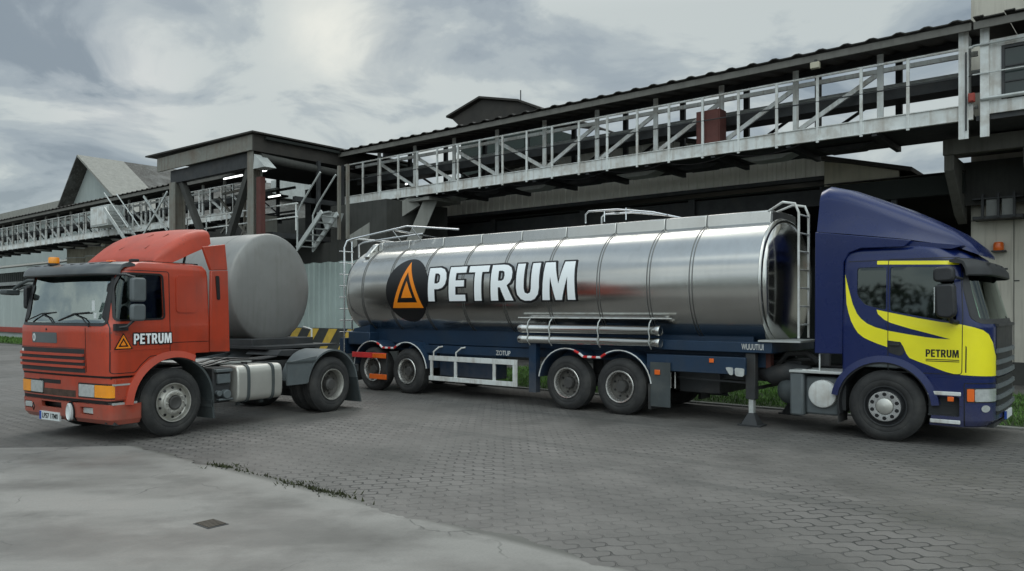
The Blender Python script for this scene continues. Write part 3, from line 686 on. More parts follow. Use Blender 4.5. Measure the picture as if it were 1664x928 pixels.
mb = MB(); mb.box(-29.7, -29.5, 10.6, 24, 0, 6.1); mb.build('side_wall', dark_int, sh)
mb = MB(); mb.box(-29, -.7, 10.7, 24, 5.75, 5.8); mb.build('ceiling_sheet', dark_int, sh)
mb = MB(); mb.box(-29.4, -.7, 10.4, 23.9, .01, .02); mb.build('floor_slab', mat('shaded_floor', (.02, .021, .02), .9), sh)  # shade of the shed interior put into the floor colour
for x in (-27, -22.5, -18, -13.5, -9, -4.6):
    mb = MB(); mb.box(x - .02, x + .02, 10.7, 10.95, 0, 5.75); mb.box(x - .12, x + .12, 10.66, 10.7, 0, 5.75); mb.box(x - .12, x + .12, 10.95, 10.99, 0, 5.75); mb.build('column', dark, sh)
mb = MB(); mb.box(-29.4, -.7, 10.8, 10.92, 5.2, 5.7); mb.build('eaves_beam', dark, sh)
for x in (-16, -11.4, -7):
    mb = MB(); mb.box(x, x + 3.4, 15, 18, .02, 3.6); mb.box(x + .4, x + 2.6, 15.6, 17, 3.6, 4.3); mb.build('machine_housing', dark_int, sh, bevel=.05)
ln = thing('lean_to_canopy', 'low lean-to canopy with a black corrugated edge beside the concrete tower', 'canopy', B, (-2.5, 9.6, 0))
mb = MB(); x = -4.3; P = []
while x < -.62: P.append(x); x += .11
zc = lambda x: 5.62 + .035 * math.sin((x + 4.3) / .11 * PI)
for a, b in zip(P, P[1:]): mb.hexa([(a, 9.5, zc(a)), (b, 9.5, zc(b)), (b, 14, zc(b) + .5), (a, 14, zc(a) + .5), (a, 9.5, zc(a) + .02), (b, 9.5, zc(b) + .02), (b, 14, zc(b) + .52), (a, 14, zc(a) + .52)])
mb.build('corrugated_roof', roof_dark, ln)
mb = MB(); mb.box(-4.3, -.65, 9.55, 9.65, 5.05, 5.58); mb.build('fascia', dark_int, ln)
for x in (-4.2, -2.4):
    mb = MB(); mb.box(x - .07, x + .07, 9.68, 9.82, 0, 5.05); mb.build('post', dark, ln)
# ---- monitor roof above the shed
mn = thing('roof_monitor', 'dark green raised monitor roof rising above the conveyor ridge line', 'roof monitor', B, (-19.6, 13, 8.4))
mb = MB(); mb.prism([(-22.1, 7.6), (-22.1, 10.4), (-20.6, 10.75), (-18.0, 10.3), (-16.2, 9.6), (-16.2, 7.6)], 'y', 13.1, 19); mb.build('monitor_wall', mat('dark_green_sheet', (.022, .034, .028), .7, streak=.3), mn)
mb = MB()
for a, b in (((-22.7, 11.15), (-20.6, 11.72)), ((-20.6, 11.72), (-18.3, 11.18)), ((-18.3, 11.18), (-16.7, 10.45))):
    mb.hexa([(a[0], 12.7, a[1]), (b[0], 12.7, b[1]), (b[0], 20, b[1]), (a[0], 20, a[1]), (a[0], 12.7, a[1] + .09), (b[0], 12.7, b[1] + .09), (b[0], 20, b[1] + .09), (a[0], 20, a[1] + .09)])
mb.build('roof', roof_dark, mn)
mb = MB(); mb.prism([(-22.5, 11.1), (-20.6, 11.68), (-18.3, 11.15), (-16.9, 10.5), (-18, 10.5), (-20.5, 10.7), (-21.8, 10.5)], 'y', 12.9, 13.0); mb.build('gable_sheet', roof_dark, mn)
mb = MB(); mb.cyl((-18.3, 12.9, 11.1), (-18.3, 12.9, 11.7), .025, 6); mb.build('lightning_rod', dark, mn)
# ---- concrete tower on the right
tw = thing('concrete_tower', 'tall beige concrete tower wall at the right edge behind the blue cab', 'tower', B, (4, 10.3, 0))
mb = MB(); mb.box(-.62, 9, 10.3, 18, .6, 17); mb.build('wall', conc, tw)
mb = MB(); mb.box(-.64, 9, 10.27, 18, 0, .6); mb.build('plinth', dark_conc, tw)
for x in (.35, 1.75, 3.15):
    mb = MB(); mb.box(x, x + .014, 10.288, 10.3, .6, 4.5); mb.build('panel_joint', dark, tw)
mb = MB(); mb.box(-.62, 9, 10.286, 10.3, 4.36, 4.385); mb.build('panel_joint', dark, tw)
for (x, z, w_) in ((.36, 2.72, .12), (.9, 2.55, .2), (.62, 2.53, .1)):
    mb = MB(); mb.box(x, x + w_, 10.285, 10.3, z, z + .03); mb.build('wall_slot', blk, tw)
lp = thing('warning_lamp', 'orange warning lamp on a small shelf on the beige tower wall', 'lamp', B, (0.02, 10.2, 3.5))
mb = MB(); mb.box(-.12, .2, 10.02, 10.3, 3.50, 3.535); mb.build('shelf', dark, lp)
mb = MB(); mb.lathe([(.115, 0), (.125, .02), (.12, .17), (.10, .22), (.0005, .235)], 20, (.03, 10.16, 3.535), 'z'); mb.build('lens', orange_l, lp)
# ---- steel bracket (bearing box) under the gallery, in front of the tower
bk = thing('bearing_bracket', 'dark tapering steel bracket under the end of the conveyor gallery on the tower', 'bracket', B, (.1, 9.4, 4.4))
mb = MB(); mb.box(-.95, 1.35, 8.35, 8.6, 5.88, 6.28); mb.box(-.95, 1.35, 8.6, 10.3, 6.1, 6.28); mb.build('head_beam', stain_c, bk, bevel=.01)
for x in (-.93, .75):
    mb = MB(); mb.prism([(8.4, 5.88), (10.3, 5.88), (10.3, 4.3), (9.75, 4.5), (8.4, 5.5)], 'x', x, x + .22); mb.build('cheek_plate', stain_c, bk, bevel=.01)
mb = MB(); mb.box(-.78, .76, 9.9, 9.98, 4.75, 5.9); mb.build('back_plate', dark_conc, bk)
mb = MB(); mb.box(-.5, .62, 9.7, 10.3, 4.34, 4.42); mb.box(-.5, .62, 9.7, 10.3, 4.86, 4.90); mb.build('louvre_frame', dark, bk)
for x in (-.2, .15):
    mb = MB(); mb.box(x, x + .24, 9.78, 9.82, 4.42, 4.86); mb.build('louvre_pane', mat('dusty_pane', (.16, .165, .155), .4) if x == -.2 else bpy.data.materials['dusty_pane'], bk)
for x in (-.3, .05, .4):
    mb = MB(); mb.box(x + .0, x + .06, 9.66, 9.78, 4.36, 5.0); mb.build('louvre_bar', dark, bk)
# ---- conveyor galleries
def gallery(g, x0, x1, step, flip_at, ph, detail=True, y=6.8, zs=0.0):
    zr = 8.5 + zs
    mb = MB(); q = []; x = x0
    while x < x1 - .01:
        q.append(x); x += .10
    q.append(x1); f = lambda x: zr + .03 + (.045 if (int(round((x - x0) / .1)) % 6) in (0, 1) else 0)
    for a, b in zip(q, q[1:]):
        for ya, yb, za, zb in ((y - .38, y + 1.2, 0, .22), (y + 1.2, y + 2.75, .22, .46)):
            mb.hexa([(a, ya, f(a) + za), (b, ya, f(b) + za), (b, yb, f(b) + zb), (a, yb, f(a) + zb), (a, ya, f(a) + za + .025), (b, ya, f(b) + za + .025), (b, yb, f(b) + zb + .025), (a, yb, f(a) + zb + .025)])
    mb.build('corrugated_roof', roof_dark, g)
    mb = MB(); mb.box(x0, x1, y - .30, y - .24, zr - .17, zr); mb.box(x0, x1, y - .24, y - .12, zr - .03, zr); mb.build('eaves_beam', mat('eaves_grey', (.14, .135, .12), .7, streak=.3) if 'eaves_grey' not in bpy.data.materials else bpy.data.materials['eaves_grey'], g)
    mb = MB(); mb.box(x0, x1, y + 2.4, y + 2.5, zr + .30, zr + .53); mb.build('rear_eaves_beam', dark, g)
    mb = MB(); mb.box(x0, x1, y - .02, y + .03, 6.36 + zs, 6.70 + zs); mb.box(x0, x1, y - .05, y + .06, 6.35 + zs, 6.37 + zs); mb.box(x0, x1, y - .05, y + .06, 6.69 + zs, 6.71 + zs); mb.build('floor_girder', galv_w, g)
    mb = MB(); mb.box(x0, x1, y + .03, y + 2.4, 6.44 + zs, 6.48 + zs); mb.build('floor_plate', dark, g)
    mb = MB(); mb.box(x0, x1, y + 2.4, y + 2.46, 6.42 + zs, 6.70 + zs); mb.build('rear_girder', dark, g)
    mb = MB(); mb.tube([(x0, y, 8.02 + zs), (x1, y, 8.02 + zs)], .032, 8); mb.build('handrail', galv_w, g)
    mb = MB(); mb.tube([(x0, y - .03, 7.36 + zs), (x1, y - .03, 7.36 + zs)], .018, 6); mb.build('mid_rail', dark, g)
    mb = MB(); mb.tube([(x0, y + .62, 6.78 + zs), (x1, y + .62, 6.78 + zs)], .05, 8); mb.build('bottom_chord', galv_w, g)
    mb = MB(); mb.box(x0, x1, y + .58, y + .66, 7.98 + zs, 8.09 + zs); mb.build('top_chord', galv_w, g)
    mb = MB(); mb.box(x0, x1, y + 2.25, y + 2.33, 7.9 + zs, 8.02 + zs); mb.box(x0, x1, y + 2.25, y + 2.33, 6.75 + zs, 6.84 + zs); mb.build('rear_chord', dark, g)
    mb = MB(); mb.box(x0, x1, y + 1.0, y + 1.9, 7.42 + zs, 7.52 + zs); mb.box(x0, x1, y + .95, y + 1.0, 7.36 + zs, 7.62 + zs); mb.build('conveyor_bed', dark, g)
    mb = MB(); mb.tube([(x0, y + 1.3, 7.78 + zs), (x1, y + 1.3, 7.78 + zs)], .06, 8); mb.build('pipe', galv, g)
    x = x1 - ph; i = 0
    while x > x0 + .1:
        mb = MB(); mb.box(x - .075, x + .075, y + .56, y + .60, 6.75 + zs, zr - .05); mb.box(x - .01, x + .01, y + .60, y + .68, 6.75 + zs, zr - .05); mb.build('post', galv_w, g)
        mb = MB(); mb.box(x - .02, x + .14, y + 2.2, y + 2.32, 6.48 + zs, zr + .27); mb.build('rear_post', dark, g)
        xa = x - step
        if xa > x0:
            a, b = ((xa + .08, 6.86), (x - .08, 7.97)) if x > flip_at else ((xa + .08, 7.97), (x - .08, 6.86))
            mb = MB(); mb.beam((a[0], y + .64, a[1] + zs), (b[0], y + .64, b[1] + zs), .06, .12); mb.build('diagonal', galv_w, g)
            if i % 1 == 0:
                mb = MB(); mb.beam((a[0], y + 2.28, a[1] + zs), (b[0], y + 2.28, b[1] + zs), .05, .08); mb.build('rear_diagonal', dark, g)
        for dx in (.0, -step / 2):
            xx = x + dx - .0 + step * .36
            if x0 < xx < x1 - .05:
                mb = MB(); mb.box(xx - .035, xx + .035, y - .045, y - .005, 6.30 + zs, 8.0 + zs); mb.box(xx - .006, xx + .006, y - .005, y + .035, 6.7 + zs, 8.0 + zs); mb.build('rail_post', galv_w, g)
        if detail:
            mb = MB(); mb.box(x - .06, x + .06, y + .0, y + 2.5, 6.28 + zs, 6.42 + zs); mb.build('cross_beam', dark, g)
            mb = MB(); mb.prism([(x - step * .85, 6.40 + zs), (x - step * .15, 6.40 + zs), (x - step * .3, 6.27 + zs), (x - step * .7, 6.27 + zs)], 'y', y + 1.2, y + 1.8); mb.build('return_idler_tray', galv if i % 2 else dark, g)
        x -= step; i += 1
ga = thing('conveyor_gallery', 'long grey truss conveyor gallery with corrugated roof running high behind the tanker', 'conveyor gallery', B, (-12, 8, 6.4), group='elevated conveyor galleries')
gallery(ga, -23.2, -.05, 2.13, -12, 2.13)
for x in (-.34,):
    mb = MB(); mb.box(x, x + .20, 6.74, 6.80, 5.92, 8.42); mb.box(x + .02, x + .16, 6.80, 7.4, 6.5, 8.4); mb.build('end_post', galv_w, ga)
mb = MB(); mb.cyl((-.18, 6.70, 6.1), (-.18, 6.70, 7.9), .02, 6); mb.build('drain_pipe', dark, ga)
gb = thing('end_gallery_house', 'pale grey clad end of the gallery with one dark window, at the right edge', 'conveyor gallery', B, (2, 8, 6.4), group='elevated conveyor galleries')
mb = MB(); x = .0
while x < 6:
    h = .045 if int(round(x / .1)) % 6 in (0, 1) else 0
    mb.hexa([(x, 6.42, 8.53 + h), (x + .1, 6.42, 8.53 + h), (x + .1, 9.5, 8.7 + h), (x, 9.5, 8.7 + h), (x, 6.42, 8.555 + h), (x + .1, 6.42, 8.555 + h), (x + .1, 9.5, 8.725 + h), (x, 9.5, 8.725 + h)]); x += .1
mb.build('corrugated_roof', roof_dark, gb)
mb = MB(); mb.box(.0, 6, 6.5, 6.56, 8.33, 8.5); mb.build('eaves_beam', bpy.data.materials['eaves_grey'], gb)
mb = MB(); mb.box(.09, .27, 6.76, 6.82, 5.92, 8.4); mb.build('end_post', galv_w, gb)
mb = MB(); mb.box(.27, .50, 6.82, 6.88, 6.6, 8.12); mb.box(.50, 6, 6.82, 6.88, 7.95, 8.12); mb.box(1.9, 6, 6.82, 6.88, 6.72, 7.95); mb.box(.27, 6, 6.80, 6.88, 6.44, 6.72); mb.build('side_panel', galv_w, gb)
mb = MB(); mb.box(.50, .56, 6.80, 6.86, 6.74, 7.93); mb.box(1.84, 1.9, 6.80, 6.86, 6.74, 7.93); mb.box(.56, 1.84, 6.80, 6.86, 7.87, 7.93); mb.build('window_frame', dark, gb)
mb = MB(); mb.box(.56, 1.84, 6.845, 6.86, 6.74, 7.87); mb.build('window_pane', mat('dark_pane', (.02, .03, .028), .15), gb)
for z in (7.1, 7.45):
    mb = MB(); mb.box(.56, 1.84, 6.815, 6.845, z, z + .03); mb.build('glazing_bar', dark, gb)
mb = MB(); mb.tube([(-.05, 6.72, 8.02), (6, 6.72, 8.02)], .026, 8); mb.build('handrail', galv, gb)
mb = MB(); mb.tube([(-.05, 6.72, 7.36), (6, 6.72, 7.36)], .018, 6); mb.build('mid_rail', galv, gb)
mb = MB(); mb.tube([(.1, 6.74, 6.78), (6, 6.74, 6.78)], .045, 8); mb.build('pipe', galv, gb)
mb = MB(); mb.box(0, 6, 6.86, 10.25, 6.32, 6.44); mb.build('floor_slab', dark, gb)
mb = MB(); mb.box(.3, 6, 9.4, 9.5, 6.44, 8.6); mb.build('rear_wall', dark_int, gb)
mb = MB(); mb.box(1.5, 6, 8.8, 10.28, 3.9, 6.3); mb.build('chute_housing', dark_int, gb)
fl_ = thing('gallery_floodlight', 'small beige floodlight hanging under the eaves of the long gallery', 'lamp', B, (-3.5, 6.5, 8.2))
mb = MB(); mb.box(-3.6, -3.38, 6.36, 6.5, 8.12, 8.28); mb.build('lamp_housing', cream, fl_, bevel=.015)
mb = MB(); mb.box(-3.52, -3.46, 6.44, 6.5, 8.26, 8.36); mb.build('lamp_bracket', dark, fl_)
cbl = thing('sagging_cable', 'thin black cable sagging under the underside of the long gallery', 'cable', B, (-10, 6.7, 6.2))
P_ = []
for i in range(9 * 8 + 1):
    x = -22 + i * .25; t_ = (i % 8) / 8; P_.append((x, 6.86, 6.34 - .16 * 4 * t_ * (1 - t_)))
mb = MB(); mb.tube(P_, .014, 5); mb.build('cable_run', blk, cbl)
rb = thing('red_end_box', 'tiny red box fixed at the joint of the gallery near the tower', 'junction box', B, (-.06, 6.7, 6.75))
mb = MB(); mb.box(-.13, .0, 6.62, 6.74, 6.73, 6.93); mb.build('box_body', red_rail, rb, bevel=.008)
mb = MB(); mb.box(-.11, -.02, 6.60, 6.62, 6.75, 6.91); mb.build('box_cover', red_rail, rb, bevel=.005)
rc = thing('red_cabinet', 'rust red steel cabinet standing on the gallery walkway', 'cabinet', B, (-6.6, 7.1, 6.5))
mb = MB(); mb.box(-7.0, -6.28, 6.9, 7.35, 6.5, 7.68); mb.build('cabinet_body', rust_red, rc, bevel=.015)
mb = MB(); mb.box(-6.96, -6.32, 6.88, 6.9, 6.74, 7.63); mb.build('cabinet_door', rust_red, rc, bevel=.006)
gl_ = thing('conveyor_gallery', 'distant grey truss conveyor gallery running off to the left behind the red lorry', 'conveyor gallery', B, (-50, 8, 6.4), group='elevated conveyor galleries')
gallery(gl_, -78, -29.6, 2.13, 0, 1.5, detail=True, zs=.12)
cb_ = thing('gallery_cabinet', 'pale grey cabinet on the far left gallery with a stair beside it', 'cabinet', B, (-44, 6.5, 6.6))
mb = MB(); mb.box(-45.6, -43.2, 5.9, 6.7, 6.9, 8.1); mb.build('cabinet_body', galv, cb_, bevel=.02)
mb = MB(); mb.box(-45.5, -43.3, 5.87, 5.9, 7.0, 8.0); mb.build('cabinet_door', galv_w, cb_, bevel=.01)
stl = thing('steel_stair', 'steep grey steel stair dropping from the far left gallery', 'stair', B, (-41, 6, 5))
for yy in (5.6, 6.3):
    mb = MB(); mb.beam((-43, yy, 7.8), (-40, yy, 5.6), .06, .2); mb.build('stringer', galv, stl)
    mb = MB(); mb.tube([(-43, yy, 8.7), (-40, yy, 6.5)], .035, 6); mb.build('handrail', galv, stl)
for i in range(9):
    x = -42.8 + i * .32; z = 7.66 - i * .235; mb = MB(); mb.box(x - .12, x + .12, 5.6, 6.3, z, z + .03); mb.build('tread', galv, stl)
for a, b in (((-39.9, 6.2), (-37.2, 8.3)), ((-37.2, 6.2), (-39.9, 8.3))):
    mb = MB(); mb.beam((a[0], 6.4, a[1]), (b[0], 6.4, b[1]), .06, .1); mb.build('cross_brace', galv, stl)
# ---- transfer house
hs = thing('transfer_house', 'open steel transfer house with flat dark roof where the conveyors meet', 'transfer house', B, (-26, 5.8, 0))
mb = MB(); mb.hexa([(-31.2, 2.4, 8.74), (-22.7, 2.4, 8.62), (-22.7, 10.6, 8.62), (-31.2, 10.6, 8.74), (-31.2, 2.4, 8.80), (-22.7, 2.4, 8.68), (-22.7, 10.6, 8.68), (-31.2, 10.6, 8.80)]); mb.build('roof', roof_dark, hs)
mb = MB(); mb.box(-30.4, -22.95, 2.55, 2.63, 8.02, 8.6); mb.build('fascia_panel', hut_g, hs)
mb = MB(); mb.box(-22.95, -22.87, 2.55, 10.3, 7.98, 8.6); mb.build('side_fascia', roof_dark, hs)
mb = MB(); mb.box(-29.6, -23.3, 2.75, 3.0, 7.45, 8.0); mb.build('main_beam', dark, hs)
mb = MB(); mb.cyl((-22.95, 2.9, 7.78), (-22.95, 10.2, 7.55), .16, 14); mb.build('round_beam', dark_conc, hs)
def icol(x, y, z0, z1, m, nm, s=.24):
    mb = MB(); mb.box(x - s, x + s, y - s, y - s + .04, z0, z1); mb.box(x - s, x + s, y + s - .04, y + s, z0, z1); mb.box(x - .03, x + .03, y - s + .04, y + s - .04, z0, z1); mb.build(nm, m, hs)
icol(-23.25, 2.85, 0, 8.02, hut_g, 'corner_column', .2); icol(-29.2, 2.85, 0, 7.45, hut_g, 'column', .24); icol(-23.2, 9.8, 0, 8, dark, 'column'); icol(-29.2, 9.8, 0, 8, dark, 'column')
mb = MB(); mb.box(-22.95, -22.66, 2.72, 2.92, 0, 7.0); mb.build('red_downpipe', rust_red, hs)
mb = MB(); mb.prism([(-22.97, 7.3), (-22.2, 7.3), (-22.9, 7.85)], 'y', 2.6, 3.1); mb.build('lamp_hood', galv, hs)
for a, b in (((-28.9, 7.5), (-26.6, 4.2)), ((-23.6, 7.5), (-25.6, 4.0))):
    mb = MB(); mb.beam((a[0], 2.9, a[1]), (b[0], 2.9, b[1]), .22, .26); mb.build('knee_brace', dark_conc, hs)
mb = MB(); mb.box(-29.8, -22.6, 3.2, 10.2, 4.75, 4.95); mb.build('platform', dark, hs)
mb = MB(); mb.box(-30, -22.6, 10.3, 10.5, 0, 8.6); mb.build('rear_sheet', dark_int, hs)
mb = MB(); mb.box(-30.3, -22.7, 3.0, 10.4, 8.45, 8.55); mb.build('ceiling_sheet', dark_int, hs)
mb = MB(); mb.box(-30.2, -19.2, 5.6, 9.2, 0, 4.7); mb.build('lower_wall', dark_conc, hs)
mb = MB(); mb.box(-22.6, -19.2, 5.9, 9.2, 4.7, 6.2); mb.build('chute_block', dark_conc, hs)
for z in (5.45, 5.95):
    mb = MB(); mb.tube([(-29.4, 3.4, z), (-21.3, 3.4, z)], .03, 6); mb.build('platform_rail', galv_w, hs)
for i, x in enumerate((-29.4, -27.8, -26.2, -24.6, -21.4)):
    mb = MB(); mb.cyl((x, 3.4, 4.95), (x, 3.4, 5.97), .03, 6); mb.build('rail_post', galv_w, hs)
for a, b in (((-28.7, 5.4), (-26.2, 7.1)), ((-28.9, 7.0), (-26.6, 5.2)), ((-28.6, 7.12), (-25.6, 7.2)), ((-26.8, 4.9), (-26.8, 7.5)), ((-25.5, 5.0), (-25.5, 7.2)), ((-27.2, 5.0), (-25.6, 7.0))):
    mb = MB(); mb.beam((a[0], 4.6, a[1]), (b[0], 4.6, b[1]), .07, .10); mb.build('inner_truss_member', hut_g, hs)
mb = MB(); mb.box(-23.2, -23.0, 4.5, 9.4, 6.3, 6.5); mb.build('side_beam', dark, hs)
for yy in (5.4, 6.6):
    mb = MB(); mb.box(-22.9, -22.75, yy, yy + .12, 4.9, 8.0); mb.build('side_post', dark, hs)
for x, y, z, s in ((-25.2, 4.4, 5.0, .9), (-23.0, 6.2, 5.5, .55), (-21.6, 5.2, 5.2, .7)):
    hp = thing('feed_hopper', {-25.2: 'grey feed box left of the tall yellowish column in the transfer house', -23.0: 'pale open topped hopper right of the red pipe in the transfer house', -21.6: 'pale tilted chute hood hanging by the stair of the transfer house'}[x], 'hopper', B, (x, y, z))
    mb = MB(); zt = z + s * .8
    if x == -25.2: mb.box(x - .5, x + .5, y - .4, y + .4, z, z + .85)
    else: mb.hexa([(x - .2, y - .2, z), (x + .2, y - .2, z), (x + .2, y + .2, z), (x - .2, y + .2, z), (x - .36, y - .3, zt), (x + .36, y - .3, zt), (x + .36, y + .3, zt), (x - .36, y + .3, zt)])
    mb.build('hopper_body', hut_g if x != -21.6 else galv, hp, bevel=.01)
    mb = MB(); zz_ = zt if x != -25.2 else z + .85; q_ = .5 if x == -25.2 else .37; mb.box(x - q_, x + q_, y - .44, y - .30, zz_ - .03, zz_ + .03); mb.build('rim_angle', galv, hp)
def tube_lamp(x, y, z, L, label, ax=0):
    t_ = thing('fluorescent_lamp', label, 'lamp', B, (x, y, z), group='lit tubes in the transfer house')
    mb = MB(); mb.box(x - L / 2, x + L / 2, y - .06, y + .06, z + .04, z + .09); mb.build('lamp_housing', dark, t_)
    mb = MB(); mb.cyl((x - L / 2 + .03, y, z), (x + L / 2 - .03, y, z), .035, 10); mb.build('tube', glow, t_)
tube_lamp(-27.4, 4.4, 7.72, 1.5, 'lit fluorescent tube under the house roof, left one of the near pair')
tube_lamp(-25.5, 4.4, 7.72, 1.3, 'lit fluorescent tube under the house roof, right one of the near pair')
tube_lamp(-29.0, 7.5, 7.4, 1.0, 'short lit tube deep in the house at its far left')
tube_lamp(-20.9, 9.6, 7.15, .9, 'lit tube deep in the house, right of the red pipe')
tube_lamp(-22.3, 9.9, 7.6, .4, 'small lit tube above the other one right of the red pipe')
st2 = thing('access_stair', 'short steel stair with bent rails at the right of the transfer house', 'stair', B, (-20.6, 4, 4.6))
for yy in (3.6, 4.3):
    mb = MB(); mb.beam((-20.1, yy, 5.55), (-21.6, yy, 4.3), .06, .18); mb.build('stringer', galv, st2)
    mb = MB(); mb.tube([(-21.6, yy, 4.2), (-21.6, yy, 5.6), (-21.3, yy, 6.0), (-20.2, yy, 7.0)], .035, 8); mb.build('handrail', galv, st2)
for i in range(6):
    x = -21.5 + i * .25; z = 4.35 + i * .21; mb = MB(); mb.box(x - .1, x + .1, 3.6, 4.3, z, z + .03); mb.build('tread', galv, st2)
for x in (-20.2, -19.7):
    mb = MB(); mb.box(x - .05, x + .05, 4.4, 4.5, 4.6, 7.35); mb.build('stair_post', hut_g, st2)
# ---- concrete trestle under the gallery
tr_ = thing('concrete_trestle', 'pair of leaning concrete legs under the near end of the gallery', 'trestle', B, (-19.5, 6.5, 0))
for a, b in (((-20.9, 5.6, 4.6), (-18.9, 7.2, 6.25)), ((-19.1, 6.6, 3.6), (-18.3, 7.4, 6.3))):
    mb = MB(); mb.beam(a, b, .42, .5); mb.build('leg', conc_g, tr_)
mb = MB(); mb.box(-19.6, -17.9, 6.85, 8.6, 6.16, 6.28); mb.build('bearing_pad', conc_g, tr_)
mb = MB(); mb.box(-19.6, -18.7, 6.2, 7.1, 0, 3.7); mb.build('pier', dark_conc, tr_)
# ---- corrugated fence with hazard striped wall
fc = thing('corrugated_fence', 'pale green corrugated sheet fence between the two tanks', 'fence', B, (-24, 4.8, 1.3))
poly_ribbed('fence_sheet', fence_m, fc, -31, -17.2, lambda x: 1.28, lambda x: 3.82 + .02 * math.sin(x * 7), 4.8, .34, .05)
for x in (-29.5, -26.5, -23.5, -20.5, -17.8):
    mb = MB(); mb.box(x, x + .08, 4.86, 4.95, .5, 3.7); mb.build('fence_post', galv, fc)
hz = thing('hazard_striped_wall', 'low wall painted in slanting yellow and black stripes below the fence', 'wall', B, (-24, 4.7, 0))
mb = MB(); mb.box(-31, -17.2, 4.62, 5.0, 0, 1.27); mb.build('wall', haz_b, hz, bevel=.015)
mb = MB(); x = -30.6
while x < -18: mb.prism([(x, .45), (x + .42, .45), (x + 1.12, 1.262), (x + .62, 1.262)], 'y', 4.612, 4.62); x += 1.12
mb.build('yellow_stripes', haz_y, hz)
# ---- far left: wall, red rail, low shed, silos, steep gable, hall
fw = thing('boundary_wall', 'long pale grey wall at the far left of the yard with a red rail along its foot', 'wall', B, (-55, 6.3, 0))
poly_ribbed('wall_sheet', wall_gray, fw, -95, -31.2, lambda x: .0, lambda x: 3.35, 6.3, 1.6, .03)
mb = MB(); mb.box(-95, -31.2, 6.2, 6.5, 3.35, 3.5); mb.build('coping', galv, fw)
mb = MB(); mb.box(-95, -31.2, 6.12, 6.24, .42, .78); mb.build('red_rail', red_rail, fw)
sd2 = thing('dark_shed', 'low dark sheet metal shed under the far left gallery', 'shed', B, (-70, 12, 0))
poly_ribbed('sheet_wall', mat('dark_ribbed_sheet', (.06, .07, .065), .7, streak=.4), sd2, -100, -63, lambda x: .0, lambda x: 5.4, 11.5, .5, .06)
mb = MB(); mb.hexa([(-100, 10.6, 5.7), (-62.6, 10.6, 5.7), (-62.6, 17, 6.9), (-100, 17, 6.9), (-100, 10.6, 5.8), (-62.6, 10.6, 5.8), (-62.6, 17, 7.0), (-100, 17, 7.0)]); mb.build('roof', roof_pale, sd2)
mb = MB(); mb.box(-100, -63, 10.9, 11.3, 4.2, 4.5); mb.build('ledge', galv, sd2)
sb = thing('process_building', 'dark green process building with one lit pale opening under the left gallery', 'building', B, (-52, 13, 0))
mb = MB(); mb.box(-62.4, -29, 13, 19, 0, 7.3); mb.build('wall', dark_conc, sb)
mb = MB(); mb.box(-62.2, -60.8, 12.95, 13.0, 6.0, 6.9); mb.build('window', galv_w, sb)
for i, x in enumerate((-59.2, -55.9, -52.6)):
    s_ = thing('storage_silo', ['beige ringed storage silo under the left gallery, left of the three', 'beige ringed storage silo under the left gallery, middle of the three', 'beige ringed storage silo under the left gallery, nearest the red roof fairing'][i], 'silo', B, (x, 11.2, 0), group='silos under the gallery')
    mb = MB(); mb.cyl((x, 11.2, 0), (x, 11.2, 7.2), 1.4, 28); mb.build('silo_shell', silo_m, s_)
    mb = MB()
    for zz_ in (1.5, 3, 4.5, 5.2, 5.9, 6.6): mb.lathe([(1.4, -.03), (1.45, -.03), (1.45, .03), (1.4, .03)], 28, (x, 11.2, zz_), 'z')
    mb.build('hoops', galv, s_)
sg = thing('steep_gable_building', 'old building with a steep weathered gable roof behind the left gallery', 'building', B, (-60, 12, 0))
mb = MB()
L_, A_, Rr = (-64.8, 9.3), (-60.2, 13.75), (-51.6, 8.6)
def slab3(mb, a, b, y0, y1, th): mb.hexa([(a[0], y0, a[1]), (b[0], y0, b[1]), (b[0], y1, b[1]), (a[0], y1, a[1]), (a[0], y0, a[1] + th), (b[0], y0, b[1] + th), (b[0], y1, b[1] + th), (a[0], y1, a[1] + th)])
slab3(mb, L_, A_, 10.8, 38, .15); mb.build('left_roof_slope', roof_tile, sg)
mb = MB(); slab3(mb, A_, Rr, 14.3, 38, .15); mb.build('right_roof_slope', roof_tile, sg)
mb = MB(); slab3(mb, A_, Rr, 10.8, 14.28, .17); mb.build('pale_verge_bay', roof_pale, sg)
mb = MB(); mb.prism([(-63.6, 0), (-53, 0), (-53, 9.4), (-60.2, 13.6), (-63.6, 10.4)], 'y', 11.8, 36); mb.build('gable_wall', wall_gray, sg)
mb = MB(); mb.box(-57.5, -56.2, 26, 34, 12.0, 13.6); mb.build('ridge_vent', galv, sg)
hl = thing('pale_roof_hall', 'long low hall with a light weathered roof at the far left edge', 'building', B, (-110, 20, 0))
mb = MB(); mb.box(-150, -80, 20, 40, 0, 13.2); mb.build('wall', wall_gray, hl)
mb = MB(); mb.hexa([(-150, 18.5, 12.9), (-78.5, 18.5, 12.9), (-78.5, 30, 15.6), (-150, 30, 15.6), (-150, 18.5, 13.3), (-78.5, 18.5, 13.3), (-78.5, 30, 16), (-150, 30, 16)]); mb.build('roof', roof_tile, hl)
mb = MB(); mb.box(-150, -78.5, 18.3, 18.5, 12.7, 13.4); mb.build('gutter', roof_pale, hl)
mb = MB(); mb.box(-80, -79.9, 19.8, 20, 4, 12.7); mb.build('downpipe', dark, hl)

